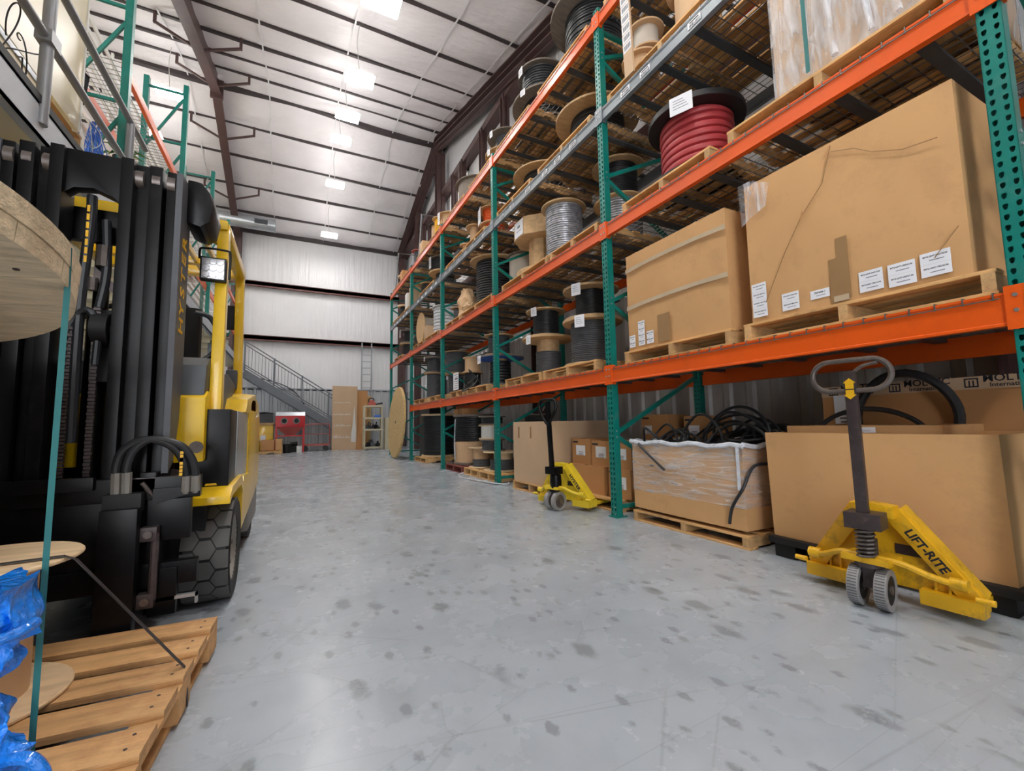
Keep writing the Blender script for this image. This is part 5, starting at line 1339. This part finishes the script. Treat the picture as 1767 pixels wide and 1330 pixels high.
# wheels
def tyre(name, x, y, r, w_, parent=fk):
    s = 1 if x > 0 else -1
    m = MB(); n = 40
    m.lathe([(r*.66, -w_/2+.01), (r*.93, -w_/2), (r*.985, -w_/2+.02), (r*.985, w_/2-.02), (r*.93, w_/2), (r*.66, w_/2-.01)], n, axis='x', closed=True)
    o = obj(name, m, 'blackmatt', parent, (x, y, r))
    tr = MB(); q = 16                     # staggered hexagonal tread blocks
    for c_ in range(3):
        for k in range(q):
            a0 = (k+(.5 if c_ == 1 else 0))*2*PI/q; cx_ = (c_-1)*w_*.335; hw = w_*.215; da = PI/q*.86
            poly = [(-hw, 0), (-hw*.5, -da), (hw*.5, -da), (hw, 0), (hw*.5, da), (-hw*.5, da)]
            if c_ != 1: poly = [(-hw*.62 if c_ == 0 else -hw, 0 if c_ == 2 else -da), (-hw*.5, -da), (hw*.62, -da), (hw*.62, da), (-hw*.5, da), (-hw, 0)] if c_ == 2 else [(-hw*.62, -da), (hw*.5, -da), (hw, 0), (hw*.5, da), (-hw*.62, da)]
            b = len(tr.v); N_ = len(poly)
            for rr in (r*.96, r):
                for u, v in poly: tr.v.append((cx_+u, rr*math.cos(a0+v), rr*math.sin(a0+v)))
            tr.f += [(b+i, b+(i+1) % N_, b+N_+(i+1) % N_, b+N_+i) for i in range(N_)] + [tuple(b+N_+i for i in range(N_))]
    obj('tread', tr, 'rubber', o)
    rm = MB().lathe([(.0, s*w_*.25), (r*.3, s*w_*.25), (r*.34, s*w_*.32), (r*.58, s*w_*.2), (r*.67, s*w_*.46), (r*.67, -s*w_*.4)], 32, axis='x')
    ri = obj('rim', rm, 'rim', o)
    mm = MB()
    for k in range(6): mm.cyl((s*w_*.3, r*.42*math.cos(k*PI/3), r*.42*math.sin(k*PI/3)), (s*w_*.38, r*.42*math.cos(k*PI/3), r*.42*math.sin(k*PI/3)), .014, n=6)
    obj('wheel_nuts', mm, 'steel', ri)
    return o
tyre('front_tyre', .455, -.05, .275, .225); tyre('front_tyre', -.455, -.05, .275, .225)
tyre('rear_tyre', .44, 1.5, .235, .17); tyre('rear_tyre', -.44, 1.5, .235, .17)
# body
fo('chassis', MB().box(-.45, .45, -.28, 1.65, .2, .55), 'blackmatt')
for s in (-1, 1):
    a, b = (.36, .565) if s > 0 else (-.565, -.36)
    fo('front_fender', MB().prism([(-.36, .56), (-.36, .6), (-.28, .64), (.2, .66), (.36, .55), (.36, .51), (.2, .6), (-.26, .59)], a, b, 'x'), 'yellow', bevel=.006)
    fo('side_sill', MB().prism([(.3, .3), (.3, .55), (.36, .64), (1.15, .6), (1.7, .56), (1.7, .45), (1.2, .38)], a, b-.004 if s > 0 else b, 'x'), 'yellow', bevel=.006)
    p = fo('side_panel', MB().box(.3 if s > 0 else -.54, .54 if s > 0 else -.3, -.24, .05, .64, 1.06), 'black', bevel=.01)
    fo('side_panel', MB().box(.3 if s > 0 else -.545, .545 if s > 0 else -.3, .05, .7, .6, 1.06), 'galv', bevel=.01, label='bare silver side panel')
m = MB(); m.prism([(.7, .4), (.7, 1.17), (.85, 1.22), (1.1, 1.23), (1.5, 1.2), (1.72, 1.08), (1.8, .8), (1.78, .4)], -.56, .56, 'x')
fo('counterweight', m, 'yellow', bevel=.05)
fo('rear_bumper', MB().box(-.5, .55, .95, 1.78, .14, .44), 'rim', bevel=.04)
fo('battery_hood', MB().prism([(-.1, 1.04), (-.02, 1.28), (.55, 1.34), (.95, 1.3), (.95, 1.06)], -.4, .43, 'x'), 'channel', bevel=.02)
fo('hood_rail', MB().prism([(.4, 1.06), (.5, 1.16), (.98, 1.22), (1.2, 1.24), (1.2, 1.06)], .4, .56, 'x'), 'yellow', bevel=.03)
fo('cowl', MB().prism([(-.3, .78), (-.3, 1.12), (-.22, 1.16), (-.1, 1.16), (-.1, .8)], -.42, .43, 'x'), 'yellow', bevel=.012)
fo('dashboard', MB().prism([(-.28, 1.13), (-.24, 1.3), (-.12, 1.36), (-.02, 1.16)], -.38, .42, 'x'), 'channel', bevel=.02)
fo('floor_plate', MB().box(-.42, .42, -.3, .5, .6, .66), 'blackmatt')
fo('seat', MB().box(-.24, .24, .3, .8, 1.32, 1.42).box(-.22, .22, .74, .84, 1.42, 1.85), 'blackmatt', bevel=.04)
fo('steering_wheel', MB().tube([(-.05+.19*math.cos(a), .08+.06*math.sin(a), 1.5+.18*math.sin(a)) for a in [k*2*PI/28 for k in range(28)]], .014, 8, True).cyl((-.05, .08, 1.5), (-.05, -.12, 1.3), .025), 'blackmatt')
fo('wiring_loop', MB().tube([(.33, -.1, 1.62), (.4, -.08, 1.6), (.44, -.06, 1.5), (.42, -.06, 1.4), (.36, -.08, 1.34), (.3, -.1, 1.3)], .014, 8), 'cable')
# overhead guard
g = fo('overhead_guard', MB().bar((.43, .02, 2.19), (.43, 1.02, 2.21), .07, .07), 'yellow', bevel=.008)
obj('side_rail', MB().bar((-.43, .02, 2.19), (-.43, 1.02, 2.21), .07, .07), 'yellow', g, bevel=.008)
for s in (-1, 1):
    obj('front_pillar', MB().bar((s*.46, -.2, .64), (s*.435, .04, 2.19), .06, .085, (0, 1, 0)), 'yellow', g, bevel=.008)
    obj('rear_pillar', MB().bar((s*.44, 1.03, 1.18), (s*.43, 1.0, 2.21), .06, .08, (0, 1, 0)), 'yellow', g, bevel=.008)
obj('front_bar', MB().bar((-.46, .03, 2.2), (.46, .03, 2.2), .1, .06).prism([(.25, 2.17), (.46, 2.05), (.46, 2.17)], .0, .05, 'y'), 'yellow', g, bevel=.01)
obj('rear_bar', MB().bar((-.46, 1.0, 2.2), (.46, 1.0, 2.2), .08, .07), 'yellow', g, bevel=.008)
obj('middle_bar', MB().bar((-.43, .72, 2.19), (.43, .72, 2.19), .05, .05), 'yellow', g, bevel=.006)
for x in (-.3, -.18, -.06, .06, .18, .3): obj('roof_slat', MB().bar((x, .05, 2.19), (x, .98, 2.2), .022, .045), 'yellow', g, bevel=.004)
l = fo('work_light', MB().box(-.075, .055, -.1, -.05, -.07, .07), 'blackmatt', bevel=.01); l.location = (.415, 0, 1.89)
lm = MB()
for i in range(3):
    for j in range(3): lm.lathe([(0, -.108), (.017, -.108), (.021, -.101), (0, -.101)], 12, (-.045+i*.035, 0, -.04+j*.04), 'y')
lm.box(-.065, .045, -.103, -.1, -.06, .06)
obj('lens', lm, 'led', l); obj('light_bracket', MB().tube([(-.08, -.08, .06), (-.08, -.08, .11), (-.06, -.08, .125), (.05, -.08, .125), (.07, -.08, .1), (.07, -.08, -.05)], .007, 6), 'blackmatt', l)
fo('mirror', MB().box(.3, .4, 1.0, 1.03, 1.75, 1.95), 'blackmatt', bevel=.01)
fo('horn', MB().cyl((.4, -.33, .86), (.41, -.37, .86), .03, n=14), 'steel')
fo('tilt_cylinder', MB().cyl((.3, -.34, .72), (.38, .1, .66), .035), 'steeldark')
fo('rear_controls', MB().box(.36, .44, .95, 1.05, 1.26, 1.42).cyl((.4, 1.0, 1.24), (.4, 1.0, 1.3), .03), 'cablegrey', bevel=.02)

# ------------------------------------------------------------------ pallet, spools and the wrapped stack at the lower left
RZ = -.06
pt = thing('wooden_pallet', 'large pallet of wide fresh planks at the lower left in front of the forklift', 'pallet', (-.9, 1.9, 0), RZ)
n = 6
for k in range(n):
    yy = .4-k*.184
    o = obj('deck_board', MB().box(-.62, .6, -.065, .065, .118, .14), 'nearwood', pt, (0, yy, 0), bevel=.003)
    nm = MB()
    for xx in (.56, .02, -.55):
        for dy in (-.03, .03): nm.cyl((xx, dy, .1395), (xx, dy, .1408), .005, n=8)
    obj('nail_heads', nm, 'steeldark', o)
for xx in (-.58, 0, .56):
    st = MB()
    for c_ in (.4, 0, -.44): st.box(xx-.04, xx+.04, c_-.08, c_+.06, .018, .1)
    st.box(xx-.04, xx+.04, -.52, .46, .1, .118)
    obj('stringer', st, 'nearwood', pt, bevel=.003)
    obj('bottom_board', MB().box(xx-.05, xx+.02, -.52, .46, 0, .018), 'nearwood', pt, bevel=.002)
t = reel('kraft drum spool with pale plywood flanges strapped on the near pallet', -.86, 1.93, .25, .141, .562, .14, None, 'plypale', drum='kraft', hub=.145, ft=.014, rot=(0, 0, 0))
o = obj('paper_label', MB().lathe([(.147, .2), (.149, .2), (.149, .38), (.147, .38)], 30, closed=True), 'kraft', t)
a = -.95
for s_, zz in (('RAL', .33), ('COAL', .25)): wrap_text(s_, .06, 'ink', o, .149, -.62, zz)
reel('second pale plywood spool partly hidden beside the strapped one on the near pallet', -1.37, 2.05, .25, .141, .562, .14, None, 'plypale', drum='kraft', hub=.145, ft=.014, rot=(0, 0, 0))
plain_crate('wooden_crate', 'kraft covered crate carrying the big round plank lid at the far left', 'crate', -1.45, -.88, 1.2, 1.62, .141, 1.285, 'kraft', rz=0)
# big round plank lid
dr = thing('wooden_disc', 'big round double layer plank reel flange overhead at the left edge', 'reel flange', (-1.19, 1.4, 1.33), rot=(-.149, 0, 0))
def planks(r, t_, n, ang, gap=.0015):
    m = MB(); w_ = 2*r/n; ca_, sa_ = math.cos(ang), math.sin(ang)
    for k in range(n):
        a_, b_ = -r+k*w_+gap, -r+(k+1)*w_-gap
        a_ = max(a_, -r+.002); b_ = min(b_, r-.002)
        up = []; lo = []
        for q in range(9):
            x = a_+(b_-a_)*q/8; h = math.sqrt(max(r*r-x*x, 0)); up.append((x, h)); lo.append((x, -h))
        poly = up+lo[::-1]; poly = [(x*ca_-y*sa_, x*sa_+y*ca_) for x, y in poly]
        m.prism(poly, 0, t_, 'z')
    return m
obj('lower_planks', planks(.67, .05, 8, 1.35), 'rough', dr)
obj('upper_planks', planks(.672, .055, 8, .35), 'rough', dr, (0, 0, .051))
m = MB(); m.disc(.655, .02, .08, 60); obj('core', m, 'rough', dr)
m = MB(); rn = random.Random(2)
for k in range(46):
    a = rn.uniform(0, 6.28); r_ = rn.choice([.3, .45, .6])+rn.uniform(-.02, .02); x, y = r_*math.cos(a), r_*math.sin(a)
    m.cyl((x, y, -.0012), (x, y, .0), .007, n=6)
obj('nail_heads', m, 'steeldark', dr)
# straps
st = MB(); pts = [(-.9, 1.36, 1.445), (-.56, 1.44, 1.437), (-.524, 1.46, 1.42), (-.527, 1.475, 1.31), (-.53, 1.48, .8), (-.53, 1.48, .12)]
for a, b in zip(pts[:-1], pts[1:]): st.bar(a, b, .012, .003, (.3, -.9, 0) if abs(a[0]-b[0]) < .01 else (0, 0, 1))
single('tension_strap', st, 'tealstrap', 'teal strap pulled tight from the big round lid down to the pallet', 'strap')
st = MB(); pts = [(-1.4, 1.95, .57), (-.86, 1.83, .568), (-.625, 1.86, .567), (-.6, 1.87, .55), (-.305, 1.9, .13)]
for a, b in zip(pts[:-1], pts[1:]): st.bar(a, b, .018, .003)
st.bar((-.305, 1.9, .13), (-.297, 1.88, .02), .018, .003, (1, 0, 0))
single('tension_strap', st, 'blackstrap', 'black strap running from the pale spool down to the pallet edge', 'strap')
# blue stretch film
def film():
    m = MB(); nz = 90; nu = 64; rn = random.Random(4)
    Zs = [.142+.478*k/nz for k in range(nz+1)]
    def edge(z):      # right-hand edge of the film mass
        e = -.512
        if z > .5: e = -.518+.012*math.sin(z*40)
        if .26 < z <= .5: e = -.572+.045*abs(z-.38)/.12+.012*math.sin(z*60)
        if .16 < z <= .26: e = -.512+.01*math.sin(z*50)
        if z <= .16: e = -.507+.01*math.sin(z*90)
        return e
    for z in Zs:
        e = edge(z)
        for i in range(nu):
            u = 2*PI*i/nu; w_ = .16-.115*min(1, max(0, (z-.49)/.05)); d_ = .085*(1+.3*math.sin(5*u+z*18)+.15*math.sin(11*u-z*33))
            s_ = 1+.05*math.sin(7*u+z*30)+.03*math.sin(13*u-z*70)+.02*math.sin(23*u+z*120)
            m.v.append((e-w_+w_*math.cos(u)*s_, 1.4+d_*math.sin(u), z+.004*math.sin(4*u)))
    for j in range(nz):
        for i in range(nu): m.f.append((j*nu+i, j*nu+(i+1) % nu, (j+1)*nu+(i+1) % nu, (j+1)*nu+i))
    m.f.append(tuple(range(nu-1, -1, -1))); m.f.append(tuple(nz*nu+i for i in range(nu)))
    return m
t = thing('stretch_film_bundle', 'crumpled bright blue stretch film hanging at the lower left corner', 'plastic film', (0, 0, .0))
obj('film', film(), 'bluefilm', t)
obj('pleat', MB().tube([(-.6, 1.33, .51), (-.54, 1.315, .522), (-.505, 1.33, .53), (-.495, 1.36, .535)], .011, 10), 'bluefilm', t)
obj('loop', MB().tube([(-.53, 1.36, .26), (-.48, 1.34, .26), (-.455, 1.34, .21), (-.47, 1.34, .155), (-.53, 1.35, .14)], .013, 9), 'bluefilm', t)
